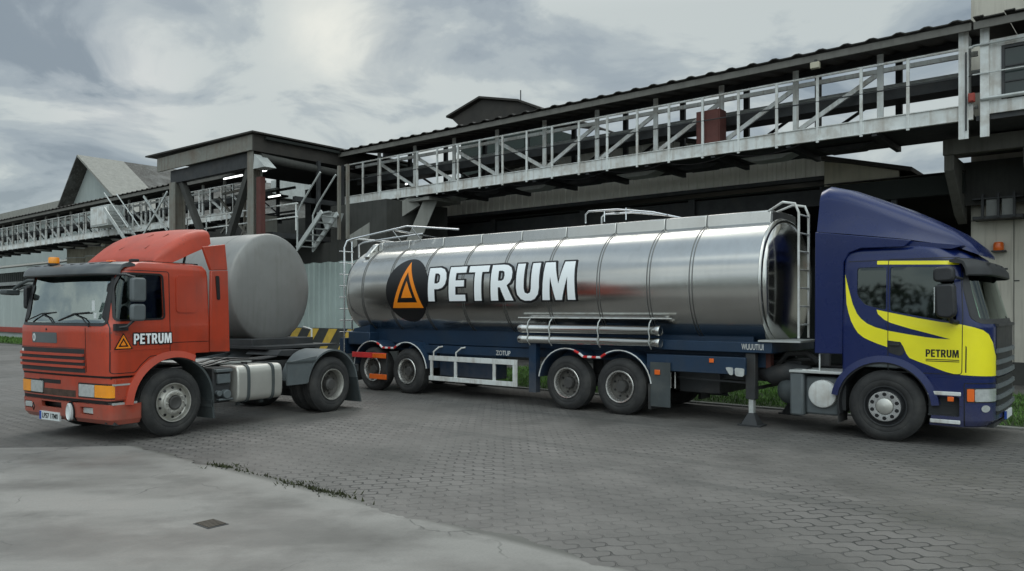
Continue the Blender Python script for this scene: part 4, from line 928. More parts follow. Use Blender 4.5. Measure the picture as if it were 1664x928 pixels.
# ---- belt of trees round the open side of the yard (left and behind the photographer)
rnd = random.Random(11); vs = []; fs = []
for i in range(26000):
    a = math.radians(rnd.uniform(176, 372)); r = 62 + rnd.gauss(0, 3); cl = 5.5 + 2.5 * math.sin(a * 9) + 1.5 * math.sin(a * 23 + 1); h = rnd.random() ** .8 * cl * 1.35; s_ = rnd.uniform(.3, .75)
    c = Vector((r * math.cos(a), r * math.sin(a) + 8, h)); k = len(vs)
    for q in range(3):
        vs.append(tuple(c + Vector((rnd.uniform(-s_, s_), rnd.uniform(-s_, s_), rnd.uniform(-s_, s_)))))
    fs.append((k, k + 1, k + 2))
me = bpy.data.meshes.new('tree_belt'); me.from_pydata(vs, [], fs); me.materials.append(mat('tree_leaves', (.035, .06, .022), .8, var=.5, scale=.4)); o = bpy.data.objects.new('tree_belt', me); COL.objects.link(o); o['kind'] = 'stuff'

# ================================================================== POLISHED TANK TRAILER (frame B)
TZ, TRY, TRZ = 2.43, 1.23, 1.15
tk = thing('tanker_trailer', 'long polished steel tank trailer with blue chassis and large white lettering', 'tank trailer', B, (-7, 0, 0), group=None)
def tsec(x, ry, rz, n=72, zc=TZ, e=2.25):
    P = []
    for k in range(n):
        t = 2 * PI * k / n; c, s = math.cos(t), math.sin(t)
        P.append((x, ry * math.copysign(abs(c) ** (2 / e), c), zc + rz * math.copysign(abs(s) ** (2 / e), s)))
    return P
mb = MB(); rings = []
XR, XF = -12.5, -1.95
for u in (0, .25, .5, .72, .88, .97, 1): # rear dish
    rings.append(tsec(XR - .55 * math.cos(u * PI / 2) , TRY * (.02 + .98 * math.sin(u * PI / 2) ** .62), TRZ * (.02 + .98 * math.sin(u * PI / 2) ** .62)))
nx = 60
for i in range(1, nx): rings.append(tsec(XR + (XF - XR) * i / nx, TRY, TRZ))
mb.loft(rings + [tsec(XF, TRY, TRZ)], cap=True)
tank = mb.build('tank_shell', steel, tk, smooth=50)
mb = MB(); rings = [tsec(XF + .005, TRY, TRZ), tsec(XF + .03, TRY * .992, TRZ * .992), tsec(XF + .055, TRY * .96, TRZ * .96), tsec(XF + .05, TRY * .935, TRZ * .93)]
for u in (.9, .75, .6, .45, .3, .15, .02): rings.append(tsec(XF + .05 + .20 * math.cos(u * PI / 2), TRY * .93 * math.sin(u * PI / 2) + .001, TRZ * .925 * math.sin(u * PI / 2) + .001))
mb.loft(rings); mb.build('front_head', steel, tk, smooth=50)
SE = [-3.16, -4.0, -5.08, -6.27, -7.45, -8.62, -9.83, -11.0, -12.0]
for x in SE:
    for dx in (-.028, .028):
        mb = MB(); mb.loft([tsec(x + dx + a, TRY + b, TRZ + b) for a, b in ((-.012, -.01), (-.008, .009), (.008, .009), (.012, -.01))], cap=False); mb.build('tank_seam', steel_d, tk, smooth=60)
# walkway coaming along the top
def ysurf(z, out=0):
    u = min(1, abs(z - TZ) / TRZ); return -(TRY * (1 - u ** 2.25) ** (1 / 2.25)) - out
for a, b in zip(SE + [-12.15], [XF - .02] + SE):
    mb = MB(); mb.prism([(-.60, 3.38), (-.565, 3.68), (-.50, 3.70), (.50, 3.70), (.565, 3.68), (.60, 3.38)], 'x', a + .012, b - .012); mb.build('walkway_coaming', steel, tk, bevel=.012)
mb = MB(); mb.prism([(-.585, 3.38), (-.55, 3.67), (.55, 3.67), (.585, 3.38)], 'x', -12.16, XF + .0); mb.build('coaming_core', steel_d, tk)
mb = MB(); mb.prism([(-.95, 3.3), (-.6, 3.66), (.6, 3.66), (.95, 3.3)], 'x', -12.35, -12.16); mb.build('rear_cowl', steel, tk, bevel=.03)
# top rails
def rail(pts, r=.022, m=chrome, nm='top_rail', par=None): q = MB(); q.tube(pts, r, 8); return q.build(nm, m, par or tk, smooth=60)
rail([(-12.66, -1.27, .9), (-12.66, -1.27, 3.55), (-12.62, -1.22, 3.72), (-12.5, -1.1, 3.78), (-10.7, -.95, 3.98), (-9.2, -.72, 3.82)], nm='rear_rail')
rail([(-12.5, -1.1, 3.78), (-12.5, .9, 3.78), (-11.2, .9, 3.82), (-11.2, -1.0, 3.93)], nm='rear_rail')
rail([(-12.42, -1.0, 3.3), (-12.42, -1.0, 3.62), (-12.3, -.95, 3.68), (-11.2, -.9, 3.74), (-10.4, -.7, 3.80)], nm='rear_rail')
rail([(-13.25, -.55, .95), (-13.25, -.55, 3.78)], nm='rear_rail')
for i in range(9): rail([(-13.2, -1.0, 1.1 + i * .3), (-13.2, -.55, 1.1 + i * .3)], .014, nm='rear_rung')
for x in (-11.2, -10.5): rail([(x, -.98, 3.93), (x + .1, -.75, 3.62)], .014, nm='rear_rail_stay')
rail([(-5.85, -.5, 3.74), (-5.85, -.5, 3.92), (-5.78, -.5, 3.98), (-5.1, -.5, 3.96), (-4.3, -.5, 3.84), (-4.0, -.5, 3.76)], .02)
rail([(-5.85, .1, 3.74), (-5.85, .1, 3.92), (-5.78, .1, 3.98), (-5.1, .1, 3.96), (-4.3, .1, 3.84), (-4.0, .1, 3.76)], .02)
for x in (-5.4, -4.9): rail([(x, -.5, 3.97), (x, .1, 3.97)], .014); rail([(x, -.5, 3.74), (x, -.5, 3.97)], .014)
# front ladder
ld = part('front_ladder', tk)
for y in (-1.0, -.52):
    rail([(-2.0, y * .62, 3.66), (-1.62, y, 3.74), (-1.42, y, 3.70), (-1.36, y, 3.55), (-1.36, y, 1.5)], .021, galv_w, 'ladder_rail', ld)
for i in range(7): rail([(-1.36, -1.0, 1.72 + i * .3), (-1.36, -.52, 1.72 + i * .3)], .014, galv_w, 'rung', ld)
mb = MB(); mb.box(-2.0, -1.3, -1.1, -.1, 1.43, 1.46); mb.build('ladder_step_plate', galv, ld)
# chassis
mb = MB(); mb.prism([(-.80, 1.52), (-.80, 1.16), (.80, 1.16), (.80, 1.52)], 'x', -12.5, -2.2); mb.build('tank_cradle', trailer_blue, tk, bevel=.01)
for y in (-1, 1):
    mb = MB(); mb.box(-12.6, -2.0, y * .72 - .04, y * .72 + .04, .98, 1.30); mb.build('chassis_rail', trailer_blue, tk)
    mb = MB(); mb.box(-4.05, -2.18, y * 1.16 - .03, y * 1.16 + .03, .87, 1.16); mb.build('side_beam', trailer_blue, tk, bevel=.008)
    mb = MB(); mb.box(-10.0, -6.75, y * 1.08 - .02, y * 1.08 + .02, .98, 1.16); mb.build('side_panel', trailer_blue, tk)
mb = MB(); mb.box(-4.3, -1.78, -1.06, 1.06, 1.24, 1.42); mb.build('front_bolster', trailer_blue, tk, bevel=.01)
mb = MB(); mb.box(-13.0, -12.8, -1.15, 1.15, .85, 1.25); mb.build('rear_crossmember', trailer_blue, tk)
mb = MB(); mb.box(-12.72, -11.9, -1.1, -.7, 1.1, 1.42); mb.build('rear_locker', trailer_blue, tk, bevel=.02)
mb = MB(); mb.prism([(-13.0, 1.05), (-12.0, 1.15), (-12.0, 1.6), (-12.6, 1.5)], 'y', -1.0, 1.0); mb.build('rear_apron', trailer_blue, tk)
mb = MB(); mb.box(-6.78, -6.60, -1.2, -1.05, .28, 1.3); mb.build('side_post', trailer_blue, tk)
for x in (-9.4, -8.3, -7.3, -5.2, -3.4):
    mb = MB(); mb.box(x - .04, x + .04, -.7, .7, 1.0, 1.22); mb.build('cross_member', dark, tk)
for y in (-1, 1):
    for (xc, nm) in ((-5.2, 0), (-11.02, 1)):
        xa, xb = (-5.81, -4.6) if nm == 0 else (-11.63, -10.4)
        def prof(r):
            L = arch_pts(xa, RW, r, 172, 52, 12); R2 = arch_pts(xb, RW, r, 128, 8, 12)
            L = [p for p in L if p[0] < (xa + xb) / 2 - .0]; R2 = [p for p in R2 if p[0] > (xa + xb) / 2 + .0]
            return L + R2
        o_, i_ = prof(.69), prof(.655)
        mb = MB(); sweep_band(mb, o_, i_, y * .80, y * 1.245)
        fd = mb.build('mudguard', trailer_blue, tk, smooth=40)
        mb = MB(); mb.tube([(p[0], y * 1.25, p[1]) for p in prof(.68)], .012, 6); mb.build('mudguard_edge', galv_w, fd)
        if y < 0:
            pp = prof(.672); dens = []
            for p, q in zip(pp, pp[1:]):
                n_ = max(1, int((Vector(q) - Vector(p)).length / .02))
                dens += [tuple(Vector(p).lerp(Vector(q), k / n_)) for k in range(n_)]
            mid = [p for p in dens if abs(p[0] - (xa + xb) / 2) < .42]; st_ = max(1, len(mid) // 7)
            for k in range(0, len(mid) - st_, st_):
                mb = MB(); seg = mid[k:k + st_ + 1]; mb.tube([(p[0], -1.262, p[1]) for p in seg], .024, 6); mb.build('reflective_tape', tape_r if (k // st_) % 2 == 0 else tape_w, fd)
    mb = MB(); mb.box(-3.95, -3.55, y * 1.22, y * 1.24, .22, 1.02); mb.build('mudflap', mudg, tk)
    mb = MB(); mb.box(-3.99, -3.94, y * .8, y * 1.24, .16, .62); mb.build('mudflap', rubber, tk)
    mb = MB(); mb.box(-12.4, -12.36, y * .8, y * 1.24, .2, .8); mb.build('mudflap', rubber, tk)
for (x, z, s_) in ((-3.80, .84, .045), (-2.78, 1.09, .035)):
    mb = MB(); mb.box(x - s_ * 1.2, x + s_ * 1.2, -1.262 if x < -3 else -1.21, -1.20 if x > -3 else -1.241, z - s_, z + s_); mb.build('side_marker', orange_l, tk, bevel=.008)
mb = MB(); mb.prism(rounded([(-2.53, .99), (-2.45, .86), (-2.39, .86), (-2.39, .99)], .04), 'y', -1.215, -1.192); mb.prism(rounded([(-2.36, .99), (-2.35, .85), (-2.2, .84), (-2.19, .98)], .04), 'y', -1.215, -1.192); mb.build('white_reflector', lens, tk)
for x in (-11.63, -10.4, -5.81, -4.6): axle(tk, x, 'trailer', 1.23)
for x in (-11.0, -5.2):
    for y in (-.6, .6):
        mb = MB(); mb.beam((x - 1, y, .62), (x + 1, y, .62), .08, .09); mb.box(x - .12, x + .12, y - .06, y + .06, .6, 1.0); mb.build('suspension_arm', dark, tk)
    for dx in (-.35, .9):
        mb = MB(); mb.cyl((x + dx, -.45, .62), (x + dx, -.45, .95), .13, 14); mb.build('air_bellows', rubber, tk)
mb = MB(); mb.cyl((-9.4, -.7, .62), (-8.2, -.7, .62), .2, 20); mb.build('air_tank', trailer_blue, tk)
mb = MB(); mb.box(-9.6, -7.9, -.95, -.55, .45, .98); mb.build('valve_locker', trailer_blue, tk, bevel=.02)
mb = MB(); mb.box(-3.7, -2.9, -.6, .6, .45, .88); mb.build('equipment_box', dark, tk, bevel=.02)
for x in (-3.72, -3.64, -3.55):
    mb = MB(); mb.cyl((x, -1.05, .55), (x, -1.05, .84), .012, 6); mb.build('valve_rod', galv_w, tk)
# landing legs
for y in (-.95, .95):
    lg = part('landing_leg', tk)
    mb = MB(); mb.box(-2.25, -2.08, y - .07, y + .07, .45, 1.23); mb.build('leg_tube', dark, lg, bevel=.01)
    mb = MB(); mb.box(-2.20, -2.12, y - .05, y + .05, .2, .47); mb.build('leg_inner_tube', galv, lg)
    mb = MB(); mb.hexa([(-2.30, y - .13, .03), (-2.02, y - .13, .03), (-2.02, y + .13, .03), (-2.30, y + .13, .03), (-2.21, y - .05, .22), (-2.11, y - .05, .22), (-2.11, y + .05, .22), (-2.21, y + .05, .22)]); mb.box(-2.36, -1.96, y - .15, y + .15, .004, .03); mb.build('foot', dark, lg)
mb = MB(); mb.beam((-2.16, -.95, .62), (-2.16, .95, .62), .05, .05); mb.build('leg_cross_shaft', dark, tk)
mb = MB(); mb.beam((-3.6, -.85, .74), (-2.2, -.95, .72), .03, .03); mb.build('leg_brace', dark, tk)
# side guard
sg_ = part('side_guard', tk)
mb = MB(); mb.box(-9.64, -7.06, -1.26, -1.22, .82, .93); mb.build('guard_rail', galv_w, sg_, bevel=.004)
mb = MB(); mb.box(-9.64, -7.06, -1.26, -1.22, .37, .47); mb.build('guard_rail', galv_w, sg_, bevel=.004)
for x in (-9.6, -8.85, -7.72, -7.17):
    mb = MB(); mb.box(x, x + (.11 if x > -7.3 else .07), -1.255, -1.225, .47, .82); mb.build('guard_upright', galv_w, sg_)
for x in (-9.5, -8.8): rail([(x, -1.24, .9), (x, -1.24, 1.02), (x + .1, -1.18, 1.12), (x + .16, -1.05, 1.14)], .018, galv_w, 'guard_bracket', sg_)
# hose tubes
ht = part('hose_carrier', tk)
for z in (1.585, 1.365):
    mb = MB(); mb.lathe([(.0005, -7.02), (.085, -7.02), (.095, -7.0), (.095, -6.9), (.088, -6.89), (.088, -3.86), (.095, -3.85), (.095, -3.78), (.085, -3.76), (.07, -3.77), (.0005, -3.77)], 28, (0, -1.2, z), 'x'); mb.build('hose_tube', chrome if False else galv_w if False else steel, ht)
for x in (-6.75, -6.2, -5.05, -3.95):
    rail([(x, -1.16, 1.82), (x, -1.27, 1.72), (x, -1.31, 1.58), (x, -1.27, 1.475), (x, -1.31, 1.37), (x, -1.2, 1.25)], .012, galv, 'tube_strap', ht)
mb = MB(); mb.box(-7.05, -3.55, -1.22, -1.17, 1.80, 1.82); mb.build('carrier_ledge', galv_w, ht)
# red/orange underrun reflectors
mb = MB(); mb.box(-12.3, -11.05, -1.32, -1.28, .80, .93); mb.build('reflector_bar', tape_r, tk, bevel=.006)
mb = MB(); mb.box(-11.5, -11.02, -1.345, -1.32, .81, .92); mb.build('reflector_lens', orange_l, tk, bevel=.006)
mb = MB(); mb.box(-11.62, -11.02, -1.34, -1.30, .30, .42); mb.build('reflector_lens', orange_l, tk, bevel=.006)
mb = MB(); mb.box(-11.06, -11.02, -1.30, -1.26, .30, .93); mb.build('reflector_stay', dark, tk)
# markings
fw_ = lambda out: (lambda x, z: ((x, ysurf(z, out), z), Vector((0, -1, 2.0 * (z - TZ) / 1.4)).normalized()))
logo_flat(tk, fw_(.010), -10.40, 2.56, 1.04, 1.08, 1, disc=(-10.40, 2.43, .72, .74))
petrum(tk, fw_(.010), -9.68, -5.60, 2.16, 2.92, outline=.06, bold=.035)
def small_text(s, x0, x1, z0, z1, y, m, parent, nm='marking', bold=.01):
    bm = text_bm(s, bold); fit(bm, bounds(bm), x0, x1, z0, z1); return decal(bm, nm, m, parent, lambda x, z: ((x, y, z), (0, -1, 0)), .002)
small_text('ZOTUP', -7.75, -7.35, 1.0, 1.10, -1.104, galv_w, tk)
small_text('WUUUTIUI', -2.30, -1.92, 1.29, 1.39, -1.064, galv_w, tk)

# ================================================================== BLUE TRACTOR (frame B)
bt = thing('blue_tractor_unit', 'blue tractor unit with yellow door flashes and tall roof fairing, at the right', 'lorry', B, (0, 0, 0))
BL = [(1.0, 1.33, -.62, 1.25, .36, .05), (1.72, 1.33, -.62, 1.25, .36, .055), (1.80, 1.30, -.62, 1.245, .36, .06), (2.6, 1.07, -.60, 1.215, .35, .10), (2.74, 1.0, -.60, 1.20, .35, .10), (2.86, .86, -.585, 1.165, .35, .07), (2.94, .60, -.54, 1.09, .36, .04), (2.98, .25, -.40, .92, .3, 0)]
cabmb = shell(BL, 0, -.055, 1.0, 2.98, 1.06, 2.92)
cab = cabmb.build('cab_shell', [blue, cabin], bt, recalc=False, smooth=None)
side_win = rounded([(-.41, 2.62), (-.41, 2.19), (-.30, 2.02), (.02, 1.93), (.95, 1.76), (.955, 2.05), (.90, 2.585), (.05, 2.62)], .05)
quarter = rounded([(-.40, 2.605), (-.40, 2.19), (-.29, 2.04), (.01, 1.955), (.01, 2.605)], .05)
doorwin = rounded([(.065, 2.605), (.065, 1.945), (.93, 1.78), (.93, 2.02), (.88, 2.575)], .05)
ws = rounded([(-1.17, 1.80), (1.17, 1.80), (1.12, 2.60), (-1.12, 2.60)], .08)
for P_ in (quarter, doorwin):
    for a_, b_ in ((-1.6, -1.0), (1.0, 1.6)):
        cut = MB(); cut.prism(P_, 'y', a_, b_); boolean(cab, cut.bm)
cut = MB(); cut.prism(ws, 'x', 1.0 - .02, 2.2); boolean(cab, cut.bm)
cut = MB(); cut.cyl((-.02, -1.6, RW), (-.02, 1.6, RW), .66, 48); boolean(cab, cut.bm)
cab.data.shade_smooth(); cab.data.set_sharp_from_angle(angle=math.radians(30))
def yp(p, a=-1.6, b=-1.0): q = MB(); q.prism(p, 'y', a, b); return q
for s in (-1, 1):
    a_, b_ = (-1.6, -1.0) if s < 0 else (1.0, 1.6)
    patch(BL, -.035, -.02, yp(grow(quarter, .004), a_, b_), 'quarter_window', glass_dark, bt, 1.2, 2.9)
    patch(BL, -.035, -.02, yp(grow(doorwin, .004), a_, b_), 'side_window', glass_dark, bt, 1.2, 2.9)
wsc = MB(); wsc.prism(grow(ws, .004), 'x', .99, 2.2)
patch(BL, -.03, -.015, wsc, 'windscreen', glass_b, bt, 1.2, 2.9)
wr = wrap_strip(ws, .07, 'x', 1.0, 2.2); patch(BL, -.004, .005, wr, 'windscreen_seal', black, bt, 1.2, 2.9)
Y_ = [(-.575, 2.51), (-.565, 2.3), (-.55, 2.06), (-.52, 1.92), (-.48, 1.79), (-.43, 1.69), (-.38, 1.61), (-.30, 1.545), (-.21, 1.5), (-.1, 1.455), (.03, 1.41), (.03, 1.51), (.21, 1.49), (.25, 1.42), (.29, 1.32), (.33, 1.26), (.45, 1.21), (.58, 1.165), (.7, 1.115), (.8, 1.08), (.9, 1.055), (1.0, 1.045), (1.2, 1.035), (1.36, 1.03), (1.36, 1.3), (1.34, 1.50), (1.30, 1.62), (1.24, 1.68), (1.15, 1.715), (1.0, 1.755), (.73, 1.79), (.43, 1.845), (.15, 1.905), (-.12, 1.965), (-.10, 1.90), (-.01, 1.815), (.08, 1.77), (.19, 1.735), (.35, 1.685), (.54, 1.635), (.7, 1.59), (.86, 1.545), (.7, 1.55), (.54, 1.568), (.28, 1.61), (.03, 1.655), (-.13, 1.70), (-.25, 1.755), (-.34, 1.83), (-.4, 1.91), (-.46, 2.05), (-.5, 2.2), (-.54, 2.36)]
patch(BL, -.004, .004, yp(Y_, -1.7, -.62), 'yellow_side_flash', yellow, bt, 1.01, 2.9)
patch(BL, -.004, .004, yp(Y_, .62, 1.7), 'yellow_side_flash', yellow, bt, 1.01, 2.9)
patch(BL, -.004, .004, yp(rounded([(-.12, 2.70), (.95, 2.66), (.95, 2.605), (-.12, 2.645)], .01), -1.6, -.9), 'yellow_window_stripe', yellow, bt, 1.2, 2.95)
door = rounded([(.04, 1.05), (.04, 2.72), (.97, 2.68), (1.01, 1.9), (1.0, 1.05)], .05)
patch(BL, -.004, .0055, wrap_strip(door, .010, 'y', -1.6, -1.0), 'door_gap', blk, bt, 1.01, 2.95)
patch(BL, -.004, .0055, yp([(1.04, 1.08), (1.055, 1.08), (1.06, 1.44), (1.045, 1.46)]), 'panel_gap', blk, bt, 1.01, 2.9)
patch(BL, -.004, .0055, yp([(-.53, 2.70), (-.53, 2.708), (.95, 2.72), (.95, 2.712)], -1.6, -.9), 'roof_joint', blk, bt, 1.01, 2.95)
patch(BL, -.004, .006, yp(rounded([(.045, 1.50), (.21, 1.485), (.27, 1.35), (.22, 1.28), (.05, 1.33)], .04)), 'door_handle_recess', black, bt, 1.01, 2.9)
mb = MB(); mb.box(.06, .2, -1.275, -1.255, 1.43, 1.46); mb.build('door_handle', black, bt, bevel=.006)
# interior
for y in (-.6, .6):
    st = part('seat', bt); mb = MB(); mb.box(.0, .5, y - .25, y + .25, 1.55, 1.7); mb.box(-.1, .05, y - .25, y + .25, 1.6, 2.3); mb.box(-.08, .02, y - .13, y + .13, 2.32, 2.5); mb.build('cushion', seatm, st, bevel=.04)
mb = MB(); mb.box(.85, 1.22, -1.15, 1.15, 1.2, 1.74); mb.build('dashboard', cabin, bt, bevel=.05)
mb = MB(); mb.tube([(.78 + .1 * math.sin(t * PI / 12), .6 + .22 * math.cos(t * PI / 12), 1.84 + .2 * math.sin(t * PI / 12)) for t in range(24)], .015, 6, closed=True); mb.build('steering_wheel', black, bt)
mb = MB(); mb.box(.7, .95, -1.0, 1.0, 2.45, 2.56); mb.build('header_shelf', cabin, bt, bevel=.03)
# lower front block, steps, bumper
LL = [(.31, 1.24, .57, 1.235, .32, .05), (.40, 1.325, .54, 1.25, .36, .06), (1.0, 1.33, .54, 1.25, .36, .05)]
mb = shell(LL, 0, -.05, .31, .998, .35, .95); lb = mb.build('front_panel', [blue, black], bt, recalc=False, smooth=None)
cut = MB(); cut.prism(rounded([(.56, .45), (.97, .45), (.97, .73), (.56, .73)], .03), 'y', -1.6, -1.12); cut.prism(rounded([(.56, .45), (.97, .45), (.97, .73), (.56, .73)], .03), 'y', 1.12, 1.6)
boolean(lb, cut.bm)
cut = MB(); cut.cyl((-.02, -1.6, RW), (-.02, 1.6, RW), .64, 48); boolean(lb, cut.bm); lb.data.shade_smooth(); lb.data.set_sharp_from_angle(angle=math.radians(30))
mb = MB(); mb.box(.56, .97, -1.19, -1.0, .44, .46); mb.box(.56, .97, -1.14, -1.10, .45, .73); mb.build('step_well', dark, bt)
mb = MB(); mb.box(.57, .99, -1.268, -1.15, .745, .80); mb.build('step_tread', galv_w, bt, bevel=.008)
mb = MB(); mb.box(.60, .98, -1.268, -1.15, .345, .40); mb.build('step_tread', galv_w, bt, bevel=.008)
mb = MB(); mb.box(.82, .90, -1.262, -1.235, .66, .73); mb.build('side_marker', orange_l, bt, bevel=.008)
patch(LL, -.004, .004, yp([(.56, .595), (1.0, .595), (1.0, .605), (.56, .605)]), 'panel_gap', blk, bt, .32, .99)
patch(LL, -.004, .005, wrap_strip(rounded([(1.03, .32), (1.03, .93), (1.5, .93), (1.5, .32)], .02), .012, 'y', -1.6, -.6), 'panel_gap', blk, bt, .32, .99)
for s in (-1, 1):
    a_, b_ = ((-1.6, -.88) if s < 0 else (.88, 1.6))
    hl_ = part('headlight', bt)
    patch(LL, -.01, .006, yp(rounded([(1.05, .66), (1.05, .865), (1.5, .865), (1.5, .66)], .02), a_, b_), 'headlight_housing', black, hl_, .35, .97)
    patch(LL, .0, .012, yp(rounded([(1.155, .675), (1.155, .85), (1.46, .85), (1.46, .675)], .02), a_, b_), 'headlight_lens', lens, hl_, .35, .97)
    patch(LL, .0, .014, yp(rounded([(1.065, .675), (1.065, .85), (1.148, .85), (1.148, .675)], .015), a_, b_), 'indicator_lens', orange_l, hl_, .35, .97)
    patch(LL, -.005, .008, yp([(1.27 + .045 * math.cos(2 * PI * k / 16), .575 + .05 * math.sin(2 * PI * k / 16)) for k in range(16)], a_, b_), 'fog_light', lens, bt, .35, .97)
# grille: dark panel and ribs on the front
gy = [(-.84, .50), (.84, .50), (.84, 1.78), (-.84, 1.78)]
gc = MB(); gc.prism(gy, 'x', 1.1, 2.2); patch(BL, -.004, .012, gc, 'grille_panel', black, bt, 1.01, 1.9)
gc = MB(); gc.prism([(-.84, .47), (.84, .47), (.84, .998), (-.84, .998)], 'x', 1.1, 2.2); patch(LL, -.004, .012, gc, 'lower_grille_panel', black, bt, .35, .997)
for z, h in ((.52, .07), (.68, .07), (.84, .07), (1.02, .08), (1.18, .07), (1.34, .07), (1.72, .05)):
    P = []
    for i in range(17):
        y = -.86 + 1.72 * i / 16; P.append((1.34 + .045 * (1 - (y / 1.25) ** 2), y, z))
    mb = MB()
    for a, b in zip(P, P[1:]): mb.hexa([(a[0] - .03, a[1], z), (a[0] + .035, a[1], z + .01), (b[0] + .035, b[1], z + .01), (b[0] - .03, b[1], z), (a[0] - .03, a[1], z + h), (a[0] + .03, a[1], z + h), (b[0] + .03, b[1], z + h), (b[0] - .03, b[1], z + h)])
    mb.build('grille_bar', gray_p if z < 1.5 else black, bt, smooth=25)
mb = MB(); mb.box(1.40, 1.425, -.3, .3, .36, .475); mb.build('number_plate', plate_w, bt)
mb = MB(); mb.box(1.40, 1.428, -.335, -.3, .36, .475); mb.build('plate_edge', plate_b, bt)
mb = MB(); mb.box(1.10, 1.34, -.9, .9, .29, .34); mb.build('lower_lip', dark, bt)
# sun visor
def visor(parent, m, xa, xb, z0, z1, hw, name='sun_visor', segs=22, droop=.10):
    rings = []
    for i in range(segs + 1):
        t = -1 + 2 * i / segs; y = t * hw; e = max(0.0, (abs(t) - .72) / .28); back = (xb - xa) * .62 * e ** 1.8; x1 = xb - .05 * t * t - back; x0 = xa - .05 * t * t - back * .4
        rings.append([(x0, y, z1 - .03), (x0 + (x1 - x0) * .35, y, z1), (x0 + (x1 - x0) * .8, y, z1 - .05), (x1, y, z0 + (z1 - z0) * .42), (x1 + .012, y, z0 + .02), (x1 - .015, y, z0), (x1 - .03, y, z0 + (z1 - z0) * .38), (x0 + (x1 - x0) * .7, y, z1 - .085), (x0, y, z1 - .06)])
    mb = MB(); mb.loft(rings); return mb.build(name, m, parent, smooth=45)
visor(bt, black, .98, 1.34, 2.44, 2.70, 1.25)
mb = MB()
for y in (-.9, -.3, .3, .9): mb.beam((1.0, y, 2.62), (1.3, y, 2.62), .03, .03)
mb.build('visor_bracket', dark, bt)
# mirrors
for s in (-1, 1):
    mr = part('mirror', bt)
    mb = MB(); mb.prism(rounded([(.73, 1.86), (.71, 2.32), (.95, 2.33), (.97, 1.90), (.9, 1.84)], .06), 'y', s * 1.36, s * 1.55); mb.build('mirror_housing', black, mr, bevel=.03)
    mb = MB(); mb.prism(rounded([(.69, 2.35), (.69, 2.56), (.94, 2.57), (.95, 2.36)], .07), 'y', s * 1.36, s * 1.55); mb.build('wide_angle_housing', black, mr, bevel=.03)
    mb = MB(); mb.tube([(1.0, s * 1.2, 2.4), (.95, s * 1.44, 2.42)], .02, 8); mb.build('mirror_arm', black, mr); mb = MB(); mb.tube([(.95, s * 1.2, 1.78), (.90, s * 1.42, 1.80), (.88, s * 1.45, 1.9)], .035, 8); mb.build('mirror_arm', black, mr)
    mb = MB(); mb.box(.7, .715, s * 1.38, s * 1.53, 1.92, 2.28); mb.build('mirror_glass', chrome, mr)
# fairings
mb = MB()
RF = []
for x, zb, zt, hw in ((-1.02, 3.20, 3.90, 1.16), (-.90, 3.18, 3.95, 1.17), (-.6, 3.14, 3.86, 1.18), (-.2, 3.08, 3.68, 1.17), (.2, 3.02, 3.49, 1.15), (.55, 2.95, 3.30, 1.10), (.85, 2.89, 3.11, 1.02), (1.05, 2.80, 2.93, .90), (1.14, 2.76, 2.80, .78)):
    h = zt - zb; rr = min(.30, h * .7); P = []
    P.append((x, hw, zb))
    for k in range(9):
        a = PI / 2 * k / 8; P.append((x, hw - .12 * (h / .7) - rr + rr * math.cos(a) , zt - rr + rr * math.sin(a)))
    for k in range(1, 10): P.append((x, (hw - .12 * (h / .7) - rr) * (1 - 2 * k / 10), zt + .03 * (1 - (1 - 2 * k / 10) ** 2)))
    for k in range(9):
        a = PI / 2 + PI / 2 * k / 8; P.append((x, -(hw - .12 * (h / .7) - rr) + rr * math.cos(a), zt - rr + rr * math.sin(a)))
    P.append((x, -hw, zb)); RF.append(P)
mb.loft(RF); mb.build('roof_fairing', blue, bt, smooth=50)
def ext_fairing(parent, poly, y, s, m, nm='side_fairing'):
    q = MB(); q.prism(poly, 'y', s * (y - .05), s * y); return q.build(nm, m, parent, bevel=.012)
for s in (-1, 1):
    ext_fairing(bt, [(-1.04, 1.28), (-1.03, 3.19), (.35, 2.985), (.25, 2.89), (-.35, 2.90), (-.52, 2.84), (-.60, 2.7), (-.61, 1.28)], 1.215, s, blue)
mb = MB(); mb.prism([(-.95, 2.97), (-.95, 3.16), (1.0, 2.88), (.85, 2.84)], 'y', -1.12, 1.12); mb.build('fairing_floor', blue, bt)
mb = MB(); mb.box(-.72, -.62, -.85, .85, 1.0, 2.8); mb.build('cab_back_panel', black, bt)
# wheel arch
for s in (-1, 1):
    o_ = arch_pts(-.03, RW, .75, 5, 170, 26); i_ = arch_pts(-.03, RW, .655, 5, 170, 26)
    mb = MB(); sweep_band(mb, o_, i_, s * 1.15, s * 1.262, s * 1.285)
    mb.build('wheel_arch', blue, bt, smooth=40)
    mb = MB(); o2 = arch_pts(-.03, RW, .654, 5, 195, 26); i2 = arch_pts(-.03, RW, .63, 5, 195, 26)
    sweep_band(mb, o2, i2, s * .8, s * 1.25)
    mb.build('inner_mudguard', black, bt)
    mb = MB(); mb.box(-.68, -.66, s * .8, s * 1.24, .22, .5); mb.build('mudflap', rubber, bt)
    mb = MB(); mb.box(-.60, .30, s * 1.15, s * 1.235, 1.10, 1.30); mb.build('sill_panel', gray_p, bt, bevel=.02)
axle(bt, 0, 'cap', 1.24)
